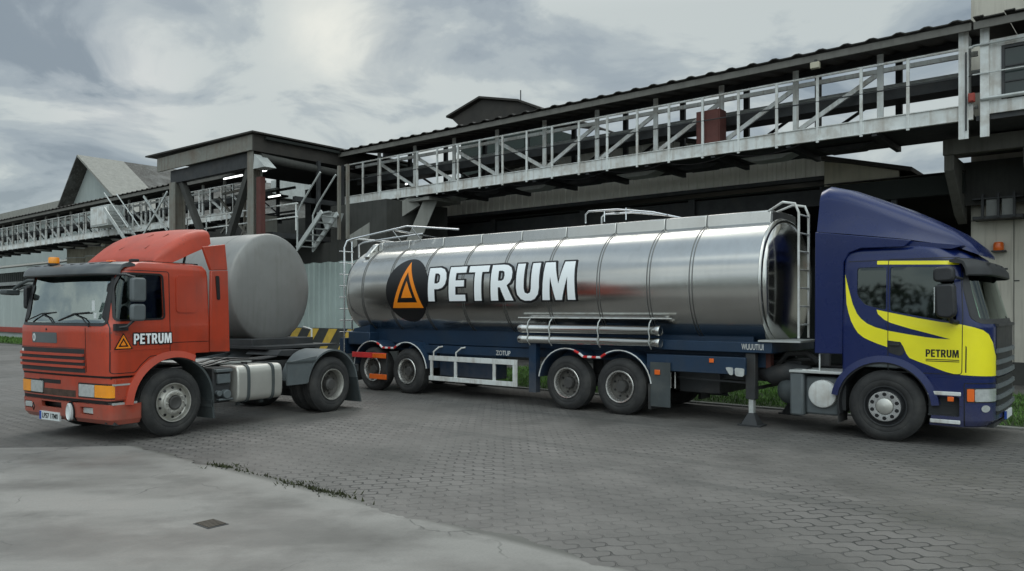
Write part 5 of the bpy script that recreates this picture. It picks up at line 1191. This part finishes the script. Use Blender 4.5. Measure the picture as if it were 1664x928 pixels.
# chassis bits behind the cab
mb = MB(); mb.box(-1.44, -1.22, -1.2, -.5, .27, .96); mb.box(-1.22, -.7, -1.1, -.5, .30, .90); mb.build('chassis_box', gray_p, bt, bevel=.035)
mb = MB(); mb.box(-1.44, -.62, -1.22, -.5, .96, 1.0); mb.build('catwalk_plate', galv, bt, bevel=.006)
mb = MB(); mb.lathe([(.0005, -1.205), (.19, -1.205), (.21, -1.195), (.22, -1.17), (.22, -.5)], 36, (-.93, 0, .64), 'y'); mb.build('air_reservoir', galv_w, bt)
mb = MB(); mb.box(-.66, -.60, -1.1, -.6, .4, .92); mb.build('reservoir_bracket', dark, bt)
rail([(-1.25, -1.15, 1.0), (-.98, -1.15, 1.0), (-.98, -1.15, 1.27)], .014, galv_w, 'grab_rail', bt)
for y in (-.4, .4):
    mb = MB(); mb.box(-2.9, 1.1, y - .04, y + .04, .72, .98); mb.build('chassis_rail', dark, bt)
mb = MB(); mb.lathe([(.0005, -1.78), (.12, -1.77), (.2, -1.7), (.24, -1.6), (.24, -1.3), (.2, -1.25)], 28, (0, -.72, .62), 'x'); mb.build('air_drum', mudg, bt)
mb = MB(); mb.tube([(-2.1, -.55, .9), (-1.85, -.7, .85), (-1.6, -.75, .92), (-1.25, -.8, .9)], [.13, .17, .17, .14], 14); mb.build('air_duct', dark, bt)
mb = MB(); mb.tube([(-1.9, -.5, 1.0), (-1.7, -.55, 1.22), (-1.4, -.5, 1.24), (-1.2, -.5, 1.1)], .05, 10); mb.build('coupling_hose', rubber, bt)
mb = MB(); mb.box(-2.0, -1.92, -.75, -.6, .95, 1.28); mb.build('red_coupling', rust_red, bt)
mb = MB(); mb.box(-2.6, -1.5, -.45, .45, .98, 1.10); mb.build('fifth_wheel', dark, bt, bevel=.02)
mb = MB(); mb.box(-1.1, 1.0, -.38, .38, .35, .72); mb.build('engine_sump', dark, bt, bevel=.06)
fd_ = lambda x, z: ((x, -1.2545, z), (0, -1, 0))
petrum(bt, fd_, .545, .965, 1.285, 1.395, fill=blk, bold=.03)
for z in (1.245, 1.222):
    mb = MB(); mb.box(.545, .97, -1.257, -1.253, z, z + .011); mb.build('lettering_underline', blk, bt)
mb = MB(); mb.cyl((1.35, .55, 1.79), (1.10, .1, 2.25), .012, 6); mb.build('wiper', blk, bt)

# ================================================================== RED TRACTOR (frame R; near side is +y)
rt = thing('red_tractor_unit', 'worn red tractor unit with dark sun visor and red roof deflector, at the left', 'lorry', R, (0, 0, 0))
RL = [(1.0, 1.02, -.66, 1.25, .13, .05), (1.36, 1.03, -.66, 1.25, .14, .06), (1.70, 1.03, -.66, 1.25, .15, .07), (1.76, 1.0, -.66, 1.245, .15, .07), (2.50, .86, -.65, 1.215, .16, .08), (2.60, .80, -.64, 1.20, .16, .06), (2.67, .66, -.60, 1.15, .16, .04), (2.70, .40, -.50, 1.05, .16, 0)]
cab = shell(RL, 0, -.055, 1.0, 2.70, 1.06, 2.64).build('cab_shell', [red, cabin], rt, recalc=False, smooth=None)
dw = rounded([(.93, 1.82), (.90, 2.30), (.82, 2.49), (.19, 2.49), (.17, 1.84)], .05)
ws2 = rounded([(-1.12, 1.76), (1.12, 1.76), (1.07, 2.50), (-1.07, 2.50)], .07)
for a_, b_ in ((-1.6, -1.0), (1.0, 1.6)):
    cut = MB(); cut.prism(dw, 'y', a_, b_); boolean(cab, cut.bm)
cut = MB(); cut.prism(ws2, 'x', .72, 2.2); boolean(cab, cut.bm)
cut = MB(); cut.prism(rounded([(-.75, 1.95), (.75, 1.95), (.75, 2.45), (-.75, 2.45)], .05), 'x', -1.2, -.4); boolean(cab, cut.bm)
cut = MB(); cut.cyl((-.0, -1.6, RW), (-.0, 1.6, RW), .70, 48); boolean(cab, cut.bm)
cut = MB(); cut.box(-1, -.38, -1.5, 1.5, .9, 1.28); boolean(cab, cut.bm)
cab.data.shade_smooth(); cab.data.set_sharp_from_angle(angle=math.radians(30))
for a_, b_ in ((-1.6, -1.0), (1.0, 1.6)):
    patch(RL, -.035, -.02, yp(grow(dw, .004), a_, b_), 'side_window', glass_side, rt, 1.2, 2.68)
    patch(RL, -.004, .004, wrap_strip(grow(dw, .012), .03, 'y', a_, b_), 'window_rubber', blk, rt, 1.2, 2.68)
    patch(RL, -.004, .003, wrap_strip(rounded([(.07, 1.27), (.07, 2.55), (.86, 2.55), (1.0, 1.85), (1.0, 1.04), (.64, 1.04), (.55, 1.15), (.4, 1.27)], .04), .010, 'y', a_, b_), 'door_gap', blk, rt, 1.01, 2.68)
    patch(RL, -.006, .012, yp(rounded([(-.40, 1.92), (-.40, 2.50), (-.05, 2.50), (-.04, 1.92)], .07), a_, b_), 'sleeper_side_panel', red, rt, 1.2, 2.68)
    patch(RL, -.004, .003, yp([(-.64, 1.455), (-.64, 1.463), (.05, 1.463), (.05, 1.455)], a_, b_), 'panel_gap', blk, rt, 1.01, 2.68)
    patch(RL, -.004, .006, yp([(.08, 1.40), (.08, 1.375), (1.0, 1.355), (1.0, 1.38)], a_, b_), 'door_crease', red, rt, 1.01, 2.68)
wc = MB(); wc.prism(grow(ws2, .004), 'x', .72, 2.2); patch(RL, -.025, -.012, wc, 'windscreen', glass_ws, rt, 1.2, 2.68)
patch(RL, -.004, .006, wrap_strip(grow(ws2, .012), .045, 'x', .72, 2.2), 'windscreen_rubber', blk, rt, 1.2, 2.68)
# interior
for y in (-.6, .6):
    st = part('seat', rt); mb = MB(); mb.box(-.25, .25, y - .24, y + .24, 1.5, 1.66); mb.box(-.36, -.2, y - .24, y + .24, 1.55, 2.2); mb.box(-.35, -.25, y - .12, y + .12, 2.22, 2.40); mb.build('cushion', seatm, st, bevel=.04)
mb = MB(); mb.box(.6, .92, -1.14, 1.14, 1.2, 1.73); mb.build('dashboard', cabin, rt, bevel=.05)
mb = MB(); mb.box(.60, .64, -.5, .2, 1.73, 1.79); mb.build('dash_papers', cabin_l, rt)
mb = MB(); mb.tube([(.52 + .1 * math.sin(t * PI / 12), .6 + .22 * math.cos(t * PI / 12), 1.84 + .2 * math.sin(t * PI / 12)) for t in range(24)], .016, 6, closed=True); mb.cyl((.52, .6, 1.84), (.66, .6, 1.7), .03, 8); mb.build('steering_wheel', black, rt)
mb = MB(); mb.prism(rounded([(-.75, 1.95), (.75, 1.95), (.75, 2.45), (-.75, 2.45)], .05), 'x', -.64, -.63); mb.build('rear_window', glass('pale_glass', (.75, .88, .84), .1), rt)
mb = MB(); mb.box(-.58, -.55, -1.1, 1.1, 1.3, 1.93); mb.build('bunk_panel', cabin_l, rt)
# front face: bonnet line, logo panel, grille
def fpoly(p, name, m, o0, o1, par=None, lv=RL, zlo=1.01, zhi=2.68, xmin=.6):
    q = MB(); q.prism(p, 'x', xmin, 2.2); return patch(lv, o0, o1, q, name, m, par or rt, zlo, zhi)
fpoly(rounded([(-.76, 1.46), (-.02, 1.46), (-.02, 1.62), (-.76, 1.62)], .02), 'badge_panel', gray_p, -.004, .006)
fpoly([(-.69 + .045 * math.cos(2 * PI * k / 20), 1.54 + .06 * math.sin(2 * PI * k / 20)) for k in range(20)], 'oval_badge', plate_w, .0, .012)
fpoly([(-.69 + .012 * math.cos(2 * PI * k / 12), 1.54 + .032 * math.sin(2 * PI * k / 12)) for k in range(12)], 'badge_mark', gray_p, .004, .015)
fpoly(wrap_pts := [(.70, 1.05), (.709, 1.05), (.709, 1.70), (.70, 1.70)], 'panel_gap', blk, -.004, .003)
fpoly([(-1.2, 1.395), (.70, 1.395), (.70, 1.40), (-1.2, 1.40)], 'panel_gap', blk, -.004, .003)
fpoly([(-1.19, 1.035), (.68, 1.035), (.68, 1.385), (-1.19, 1.385)], 'grille_panel', black, -.004, .006)
for z in (1.10, 1.185, 1.275):
    fpoly(rounded([(-1.21, z), (.675, z), (.675, z + .038), (-1.21, z + .038)], .008), 'grille_bar', red_faded, .0, .03)
fpoly([(-1.12, 1.315), (-1.06, 1.315), (-1.06, 1.36), (-1.12, 1.36)], 'grille_badge', plate_w, .0, .010)
small = MB(); small.cyl((1.06, -.32, 1.66), (1.10, -.32, 1.67), .02, 8); small.build('washer_nozzle', blk, rt)
for y0_ in (-.85, .05):
    wi = part('wiper', rt)
    mb = MB(); mb.tube([(1.08, y0_ + .75, 1.72), (1.06, y0_ + .55, 1.84), (1.045, y0_ + .3, 1.90)], .010, 6); mb.build('wiper_arm', blk, wi)
    mb = MB(); mb.tube([(1.055, y0_ - .1, 1.80), (1.045, y0_ + .3, 1.905), (1.03, y0_ + .68, 1.925)], .011, 6); mb.build('wiper_blade', blk, wi)
# headlamp panel and bumper
HL = [(.64, 1.0, .52, 1.235, .12, .05), (.97, 1.0, .52, 1.24, .12, .05)]
hp_ = shell(HL, 0, -.05, .64, .965, .68, .92).build('headlamp_panel', [red, black], rt, recalc=False, smooth=None); cut = MB(); cut.cyl((0, -1.6, RW), (0, 1.6, RW), .70, 48); boolean(hp_, cut.bm); hp_.data.shade_smooth(); hp_.data.set_sharp_from_angle(angle=math.radians(30))
mb = MB(); mb.box(.55, .985, -1.2, 1.2, .955, 1.01); mb.build('dark_gap', blk, rt)
mb = MB(); mb.box(.55, .97, -1.2, 1.2, .575, .65); mb.build('dark_gap', blk, rt)
fpoly([(-1.02, .66), (.40, .66), (.40, .76), (-1.02, .76)], 'lower_intake', mat('rusty_mesh', (.06, .035, .025), .9, var=.5, scale=9), -.004, .004, lv=HL, zlo=.645, zhi=.96)
fpoly(rounded([(-.62, .84), (.0, .84), (.0, .90), (-.62, .90)], .01), 'intake_slot', blk, -.004, .004, lv=HL, zlo=.645, zhi=.96)
for s in (-1, 1):
    hl_ = part('headlight', rt)
    ya, yb = sorted((s * .50, s * .87)); yc, yd = sorted((s * .88, s * 1.26))
    fpoly([(min(ya, yc) - .03, .665), (max(yb, yd) + .03, .665), (max(yb, yd) + .03, .885), (min(ya, yc) - .03, .885)], 'headlight_surround', blk, -.004, .004, hl_, HL, .645, .96, xmin=.94)
    fpoly(rounded([(ya, .685), (yb, .685), (yb, .865), (ya, .865)], .015), 'headlight_lens', lens, .0, .016, hl_, HL, .645, .96)
    fpoly(rounded([(yc, .685), (yd, .685), (yd, .865), (yc, .865)], .015), 'indicator_lens', amber, .0, .016, hl_, HL, .645, .96, xmin=.945)
BLr = [(.29, .93, .53, 1.22, .12, .05), (.36, .985, .52, 1.245, .13, .06), (.58, 1.0, .52, 1.25, .13, .06)]
bp = shell(BLr, 0, -.05, .29, .58, .33, .54).build('bumper', [red, black], rt, recalc=False, smooth=None)
cut = MB(); cut.prism(rounded([(-.55, .47), (.03, .47), (.03, .56), (-.55, .56)], .01), 'x', .7, 2); boolean(bp, cut.bm)
cut = MB(); cut.prism(rounded([(.52, .42), (.82, .42), (.82, .53), (.52, .53)], .015), 'x', .7, 2); boolean(bp, cut.bm)
cut = MB(); cut.prism(rounded([(-1.12, .42), (-.86, .42), (-.86, .53), (-1.12, .53)], .015), 'x', .7, 2); boolean(bp, cut.bm)
bp.data.shade_smooth(); bp.data.set_sharp_from_angle(angle=math.radians(30))
for ya, yb in ((.53, .81), (-1.11, -.87)):
    mb = MB(); mb.box(.95, 1.01, ya, yb, .43, .52); mb.build('fog_light', lens, rt, bevel=.01)
mb = MB(); mb.box(.85, .93, -.55, .03, .45, .57); mb.build('bumper_recess', blk, rt)
mb = MB(); mb.tube([(1.075, -.72, .40), (1.078, -.75, .46), (1.08, -.72, .52), (1.078, -.69, .46)], .008, 6, closed=True); mb.build('towing_eye', blk, rt)
lmp = fpoly([(.30 + .085 * math.cos(2 * PI * k / 24), .44 + .15 * math.sin(2 * PI * k / 24)) for k in range(24)], 'lamp_backing', blk, .0, .02, lv=BLr, zlo=.291, zhi=.60)
mb = MB(); mb.loft([[(1.05 + x_, .30 + .065 * r_ * math.cos(2 * PI * k / 24), .44 + .13 * r_ * math.sin(2 * PI * k / 24)) for k in range(24)] for x_, r_ in ((0, 1), (.05, 1), (.06, .85), (.05, .8), (.045, .5), (.04, .1))]); mb.build('spot_lamp', plate_w, rt)
mb = MB(); mb.box(1.03, 1.06, -.58, -.02, .27, .40); np_ = mb.build('number_plate', plate_w, rt)
mb = MB(); mb.box(1.058, 1.063, -.58, -.53, .272, .398); mb.build('plate_band', plate_b, np_)
bm = text_bm('LP57 17M0', .02); fit(bm, bounds(bm), -.50, -.06, .295, .375); decal(bm, 'plate_lettering', blk, np_, lambda x, z: ((1.061, x, z), (1, 0, 0)), .002)
for s in (-1, 1):
    mb = MB(); mb.prism([(.70, .655), (.945, .655), (.945, .95), (.60, .95)], 'y', s * 1.236, s * 1.249); mb.build('corner_panel', red, rt, bevel=.004)
# step under the door
mb = MB(); mb.box(.55, .93, .9, 1.2, .28, .34); mb.build('step_tread', dark, rt)
mb = MB(); mb.box(.60, .97, 1.1, 1.252, .86, .885); mb.build('step_trim', galv, rt)
mb = MB(); mb.box(.60, .97, 1.1, 1.235, .58, .61); mb.build('step_trim', galv, rt)
mb = MB(); mb.box(.58, .97, 1.02, 1.06, .3, .62); mb.build('step_back', dark, rt)
# arches and mudguards
for s in (-1, 1):
    mb = MB(); sweep_band(mb, arch_pts(0, RW, .80, 3, 118, 26), arch_pts(0, RW, .70, 3, 118, 26), s * 1.12, s * 1.27, s * 1.30); mb.build('wheel_arch', red_faded, rt, smooth=40)
    mb = MB(); sweep_band(mb, arch_pts(0, RW, .72, 3, 192, 30), arch_pts(0, RW, .685, 3, 192, 30), s * .80, s * 1.26); mb.build('mudguard', mudg, rt, smooth=40)
    mb = MB(); mb.hexa([(-.74, s * .85, .20), (-.70, s * .85, .20), (-.70, s * 1.26, .20), (-.74, s * 1.26, .20), (-.70, s * .85, .5), (-.67, s * .85, .5), (-.67, s * 1.26, .5), (-.70, s * 1.26, .5)]); mb.build('mudflap', mudg, rt)
# side wing panels behind the cab
for s in (-1, 1):
    mb = MB(); mb.prism([(-.655, 1.28), (-1.04, 1.27), (-1.0, 2.62), (-.67, 2.60)], 'y', s * 1.20, s * 1.25); mb.prism([(-.67, 2.605), (-1.0, 2.625), (-.95, 3.05), (-.52, 2.98)], 'y', s * 1.19, s * 1.245); mb.build('side_wing', red, rt, bevel=.012)
    mb = MB(); mb.prism(rounded([(-.78, 2.13), (-.84, 2.13), (-.82, 2.52), (-.75, 2.52)], .025), 'y', s * 1.245, s * 1.262); mb.build('wing_slot', blk, rt)
# roof deflector
DF = []
for x, zb, zt, hw in ((.14, 2.70, 2.735, .96), (.08, 2.70, 2.80, .965), (-.02, 2.70, 2.91, .97), (-.15, 2.71, 3.02, .98), (-.30, 2.78, 3.12, .99), (-.48, 2.87, 3.215, .995), (-.66, 2.95, 3.275, 1.0), (-.80, 3.02, 3.30, 1.0), (-.86, 3.06, 3.29, .99)):
    h = zt - zb; rr = min(.14, h * .6); P = [(x, hw, zb)]
    for k in range(9):
        a = PI / 2 * k / 8; P.append((x, hw - .02 - rr + rr * math.cos(a), zt - rr + rr * math.sin(a)))
    yy = hw - .02 - rr
    for k in range(1, 12): P.append((x, yy * (1 - 2 * k / 12), zt + .035 * (1 - (1 - 2 * k / 12) ** 2)))
    for k in range(9):
        a = PI / 2 + PI / 2 * k / 8; P.append((x, -yy + rr * math.cos(a), zt - rr + rr * math.sin(a)))
    P.append((x, -hw, zb)); DF.append(P)
mb = MB(); mb.loft(DF); mb.build('roof_deflector', red_faded, rt, smooth=50)
mb = MB()
for y in (-.7, .7): mb.cyl((-.55, y, 2.68), (-.6, y, 2.92), .02, 8)
mb.build('deflector_stays', blk, rt)
mb = MB(); mb.box(-.62, .3, -.9, .98, 2.69, 2.715); mb.build('roof_rubber', blk, rt)
mb = MB(); mb.beam((-.03, -.25, 2.955), (-.42, .1, 3.225), .006, .012); mb.beam((-.03, .45, 2.95), (-.42, .5, 3.215), .006, .012); mb.build('deflector_decal_edges', mat('faint_line', (.22, .08, .06), .7), rt)
visor(rt, visor_m, .76, 1.16, 2.47, 2.675, 1.20)
for i in range(9):
    y = -1.0 + i * .25; mb = MB(); mb.beam((.84, y, 2.672), (1.04, y, 2.642), .008, .008); mb.build('visor_joint', blk, rt)
bc = part('beacon', rt)
mb = MB(); mb.lathe([(.085, 0), (.085, .03), (.0005, .035)], 20, (.95, -.38, 2.655), 'z'); mb.build('beacon_base', black, bc)
mb = MB(); mb.lathe([(.075, .03), (.08, .10), (.07, .125), (.0005, .13)], 20, (.95, -.38, 2.655), 'z'); mb.build('beacon_lens', amber, bc)
for y in (.95, .35):
    mb = MB(); mb.box(.42, .52, y - .06, y + .06, 2.69, 2.735); mb.build('roof_marker', orange_l if y < .5 else black, rt, bevel=.01)
# mirrors
mr = part('mirror', rt)
mb = MB(); mb.prism(rounded([(.62, 2.08), (.62, 2.43), (.84, 2.43), (.84, 2.08)], .05), 'y', 1.40, 1.50); mb.build('mirror_housing', gray_p, mr, bevel=.025)
mb = MB(); mb.prism(rounded([(.62, 1.80), (.62, 2.05), (.84, 2.05), (.84, 1.80)], .06), 'y', 1.40, 1.49); mb.build('wide_angle_housing', gray_p, mr, bevel=.025)
mb = MB(); mb.tube([(.92, 1.22, 2.48), (.86, 1.38, 2.47), (.78, 1.44, 2.44), (.76, 1.40, 2.3)], .018, 8); mb.build('mirror_arm', black, mr); mb = MB(); mb.tube([(.76, 1.42, 1.82), (.84, 1.36, 1.72), (.95, 1.25, 1.70)], .02, 8); mb.box(.78, .98, 1.245, 1.30, 1.66, 1.76); mb.build('mirror_arm', black, mr)
mr = part('mirror', rt)
mb = MB(); mb.prism(rounded([(.80, 1.98), (.80, 2.34), (.95, 2.34), (.95, 1.98)], .05), 'y', -1.30, -1.22); mb.build('mirror_housing', black, mr, bevel=.02)
mb = MB(); mb.tube([(.80, -1.18, 2.44), (.88, -1.28, 2.44), (.95, -1.38, 2.38), (1.0, -1.48, 2.30)], .026, 8); mb.build('mirror_arm', mudg, mr)
mb = MB(); mb.tube([(.80, -1.2, 2.38), (.90, -1.32, 2.34), (1.0, -1.46, 2.26)], .016, 8); mb.build('mirror_arm', mudg, mr)
mb = MB(); mb.prism(rounded([(.93, 2.20), (.93, 2.29), (1.15, 2.29), (1.15, 2.21)], .03), 'y', -1.62, -1.42); mb.build('kerb_mirror', mudg, mr, bevel=.015)
# chassis
for y in (-.39, .39):
    mb = MB(); mb.box(-4.25, .9, y - .04, y + .04, .74, 1.0); mb.build('chassis_rail', dark, rt)
for x in (-1.0, -2.2, -3.0, -4.2):
    mb = MB(); mb.box(x - .05, x + .05, -.38, .38, .78, .94); mb.build('cross_member', dark, rt)
mb = MB(); mb.box(-.7, .8, -.38, .38, .34, .74); mb.build('engine_sump', dark, rt, bevel=.05)
axle(rt, 0, 'front', 1.24); axle(rt, -3.42, 'drive', 1.24, dual=True)
mb = MB(); mb.prism(rounded([(.70, .40), (1.24, .40), (1.26, .72), (1.24, 1.02), (.70, 1.02), (.68, .72)], .13, 6), 'x', -2.17, -1.20); mb.build('fuel_tank', alu, rt, bevel=.025)
for x in (-1.42, -1.95):
    P = rounded([(.68, .385), (1.25, .385), (1.27, .72), (1.25, 1.035), (.68, 1.035), (.66, .72)], .13, 6); Q = rounded([(.70, .40), (1.24, .40), (1.26, .72), (1.24, 1.02), (.70, 1.02), (.68, .72)], .13, 6)
    mb = MB(); mb.loft([[(x - .03, *a) for a in P], [(x + .03, *a) for a in P]]); mb.build('tank_strap', mudg, rt, smooth=40)
mb = MB(); mb.cyl((-1.55, .98, 1.02), (-1.55, .98, 1.06), .055, 14); mb.build('filler_cap', blk, rt)
mb = MB(); mb.cyl((-1.4, 1.0, .33), (-1.4, 1.0, .42), .04, 10); mb.cyl((-1.9, 1.0, .33), (-1.9, 1.0, .42), .04, 10); mb.build('drain_plugs', mudg, rt)
bb = part('battery_box', rt)
mb = MB(); mb.box(-1.15, -.80, .7, 1.12, .42, 1.0); mb.build('box_frame', dark, bb, bevel=.02)
mb = MB(); mb.box(-1.12, -.86, 1.12, 1.17, .74, .90); mb.build('box_lid', gray_p, bb, bevel=.012)
mb = MB(); mb.box(-1.14, -.82, 1.08, 1.19, .93, .98); mb.build('box_shelf', gray_p, bb, bevel=.008)
mb = MB(); mb.cyl((-1.02, 1.1, .56), (-1.02, 1.22, .56), .075, 18); mb.cyl((-.88, 1.1, .58), (-.88, 1.2, .58), .05, 14); mb.box(-1.15, -.86, 1.12, 1.2, .46, .49); mb.build('filter_bowl', gray_p, bb, bevel=.01)
mb = MB()
for i in range(5): mb.tube([(-.70, 1.0 - i * .12, 1.02), (-1.3, .95 - i * .14, 1.10 + .03 * (i % 2)), (-2.1, .8 - i * .1, 1.07), (-2.7, .5 - i * .05, 1.08)], .014, 6)
mb.build('air_lines', blk, rt)
mb = MB(); mb.box(-1.9, -.8, -.5, .75, 1.03, 1.06); mb.build('catwalk_plate', galv, rt)
mb = MB(); mb.prism(rounded([(-2.75, 1.09), (-4.0, 1.0), (-4.0, 1.08), (-3.4, 1.18), (-2.85, 1.19)], .02), 'y', -.45, .45); mb.build('fifth_wheel', dark, rt, bevel=.02)
for s in (-1, 1):
    mb = MB(); sweep_band(mb, arch_pts(-3.42, RW, .68, 8, 172, 30), arch_pts(-3.42, RW, .645, 8, 172, 30), s * .55, s * 1.265); mg = mb.build('rear_mudguard', gray_p, rt, smooth=40)
    mb = MB(); mb.prism([(-2.28, .60), (-2.28, 1.02), (-3.0, 1.10), (-2.92, .95), (-2.80, .70), (-2.76, .60)], 'y', s * 1.22, s * 1.255); mb.build('guard_panel', gray_p, mg)
    mb = MB(); mb.box(-2.95, -2.25, s * 1.255, s * 1.275, 1.00, 1.03); mb.box(-2.5, -2.15, s * 1.2, s * 1.22, .72, .75); mb.build('guard_bracket', mudg, mg)
    mb = MB(); mb.hexa([(-4.22, s * .62, .12), (-4.18, s * .62, .12), (-4.18, s * 1.26, .12), (-4.22, s * 1.26, .12), (-4.10, s * .62, .62), (-4.07, s * .62, .62), (-4.07, s * 1.26, .62), (-4.10, s * 1.26, .62)]); mb.build('mudflap', mudg, rt)
mb = MB(); mb.box(-4.3, -4.25, -1.1, 1.1, .72, .86); mb.build('rear_crossbar', dark, rt)
for s in (-1, 1):
    mb = MB(); mb.box(-4.32, -4.30, s * .7, s * 1.08, .73, .85); mb.build('tail_light', tape_r, rt, bevel=.006)
# markings on the door
f3 = lambda x, z: ((x, 1.2560, z), (0, 1, 0))
petrum(rt, f3, .67, .05, 1.455, 1.61, outline=.15, th=.0015)
logo_flat(rt, f3, .83, 1.50, .24, .20, -1, rim=.016, th=.0015)
mb = MB(); mb.box(1.045, 1.05, .83, .90, 1.95, 2.1); mb.box(1.04, 1.045, .87, .93, 1.84, 1.92); mb.build('screen_sticker', plate_w, rt)

# ================================================================== DULL GREY TANK TRAILER behind it (frame T)
gt = thing('grey_tank_trailer', 'dull grey tank trailer with flat round end, jackknifed behind the red cab', 'tank trailer', T, (0, 0, 0))
def ts2(x, r, zc=2.42): return [(x, .1 + 1.10 * r * math.cos(2 * PI * k / 72), zc + 1.15 * r * math.sin(2 * PI * k / 72)) for k in range(72)]
rg = [ts2(-4.3 - .15 * math.cos(u * PI / 2), math.sin(u * PI / 2) * .999 + .001) for u in (0, .3, .6, .85, 1)] + [ts2(x, 1) for x in (-3.5, -2.5, -1.5, -.5, -.06)] + [ts2(-.02, .985), ts2(0, .965), ts2(.05, .8), ts2(.08, .5), ts2(.095, .2), ts2(.1, .001)]
mb = MB(); mb.loft(rg); mb.build('tank_shell', tank_dull, gt, smooth=40)
for x in (-.62, -1.9, -3.2):
    mb = MB(); mb.loft([ts2(x - .02, .995), ts2(x - .012, 1.006), ts2(x + .012, 1.006), ts2(x + .02, .995)], cap=False); mb.build('shell_band', tank_dull, gt, smooth=60)
mb = MB(); mb.box(-4.3, .35, -.75, .95, 1.18, 1.38); mb.build('tank_cradle', dark, gt, bevel=.01)
for y in (-.5, .7):
    mb = MB(); mb.box(-4.4, .6, y - .05, y + .05, 1.10, 1.19); mb.build('chassis_rail', dark, gt)
mb = MB(); mb.box(-.3, .9, -.9, 1.1, 1.2, 1.25); mb.build('front_plate', dark, gt)
mb = MB(); mb.tube([(.3, .95, 1.25), (.3, .95, 1.55), (.05, .95, 1.6)], .02, 6); mb.build('hose_bracket', galv_w, gt)
for y in (-.9, 1.1):
    mb = MB(); mb.box(-1.9, -1.72, y - .08, y + .08, .1, 1.15); mb.box(-1.95, -1.67, y - .13, y + .13, .004, .1); mb.build('landing_leg', dark, gt)
mb = MB(); mb.box(-4.3, -2.6, -.9, 1.1, .6, 1.15); mb.build('rear_locker', dark, gt)
for s in (-1, 1): wheel('trailer', gt, (-3.6, s * 1.2 + .1, RW), s)
mb = MB(); mb.cyl((-3.6, -.9, RW), (-3.6, 1.1, RW), .07, 12); mb.build('axle', dark, gt)
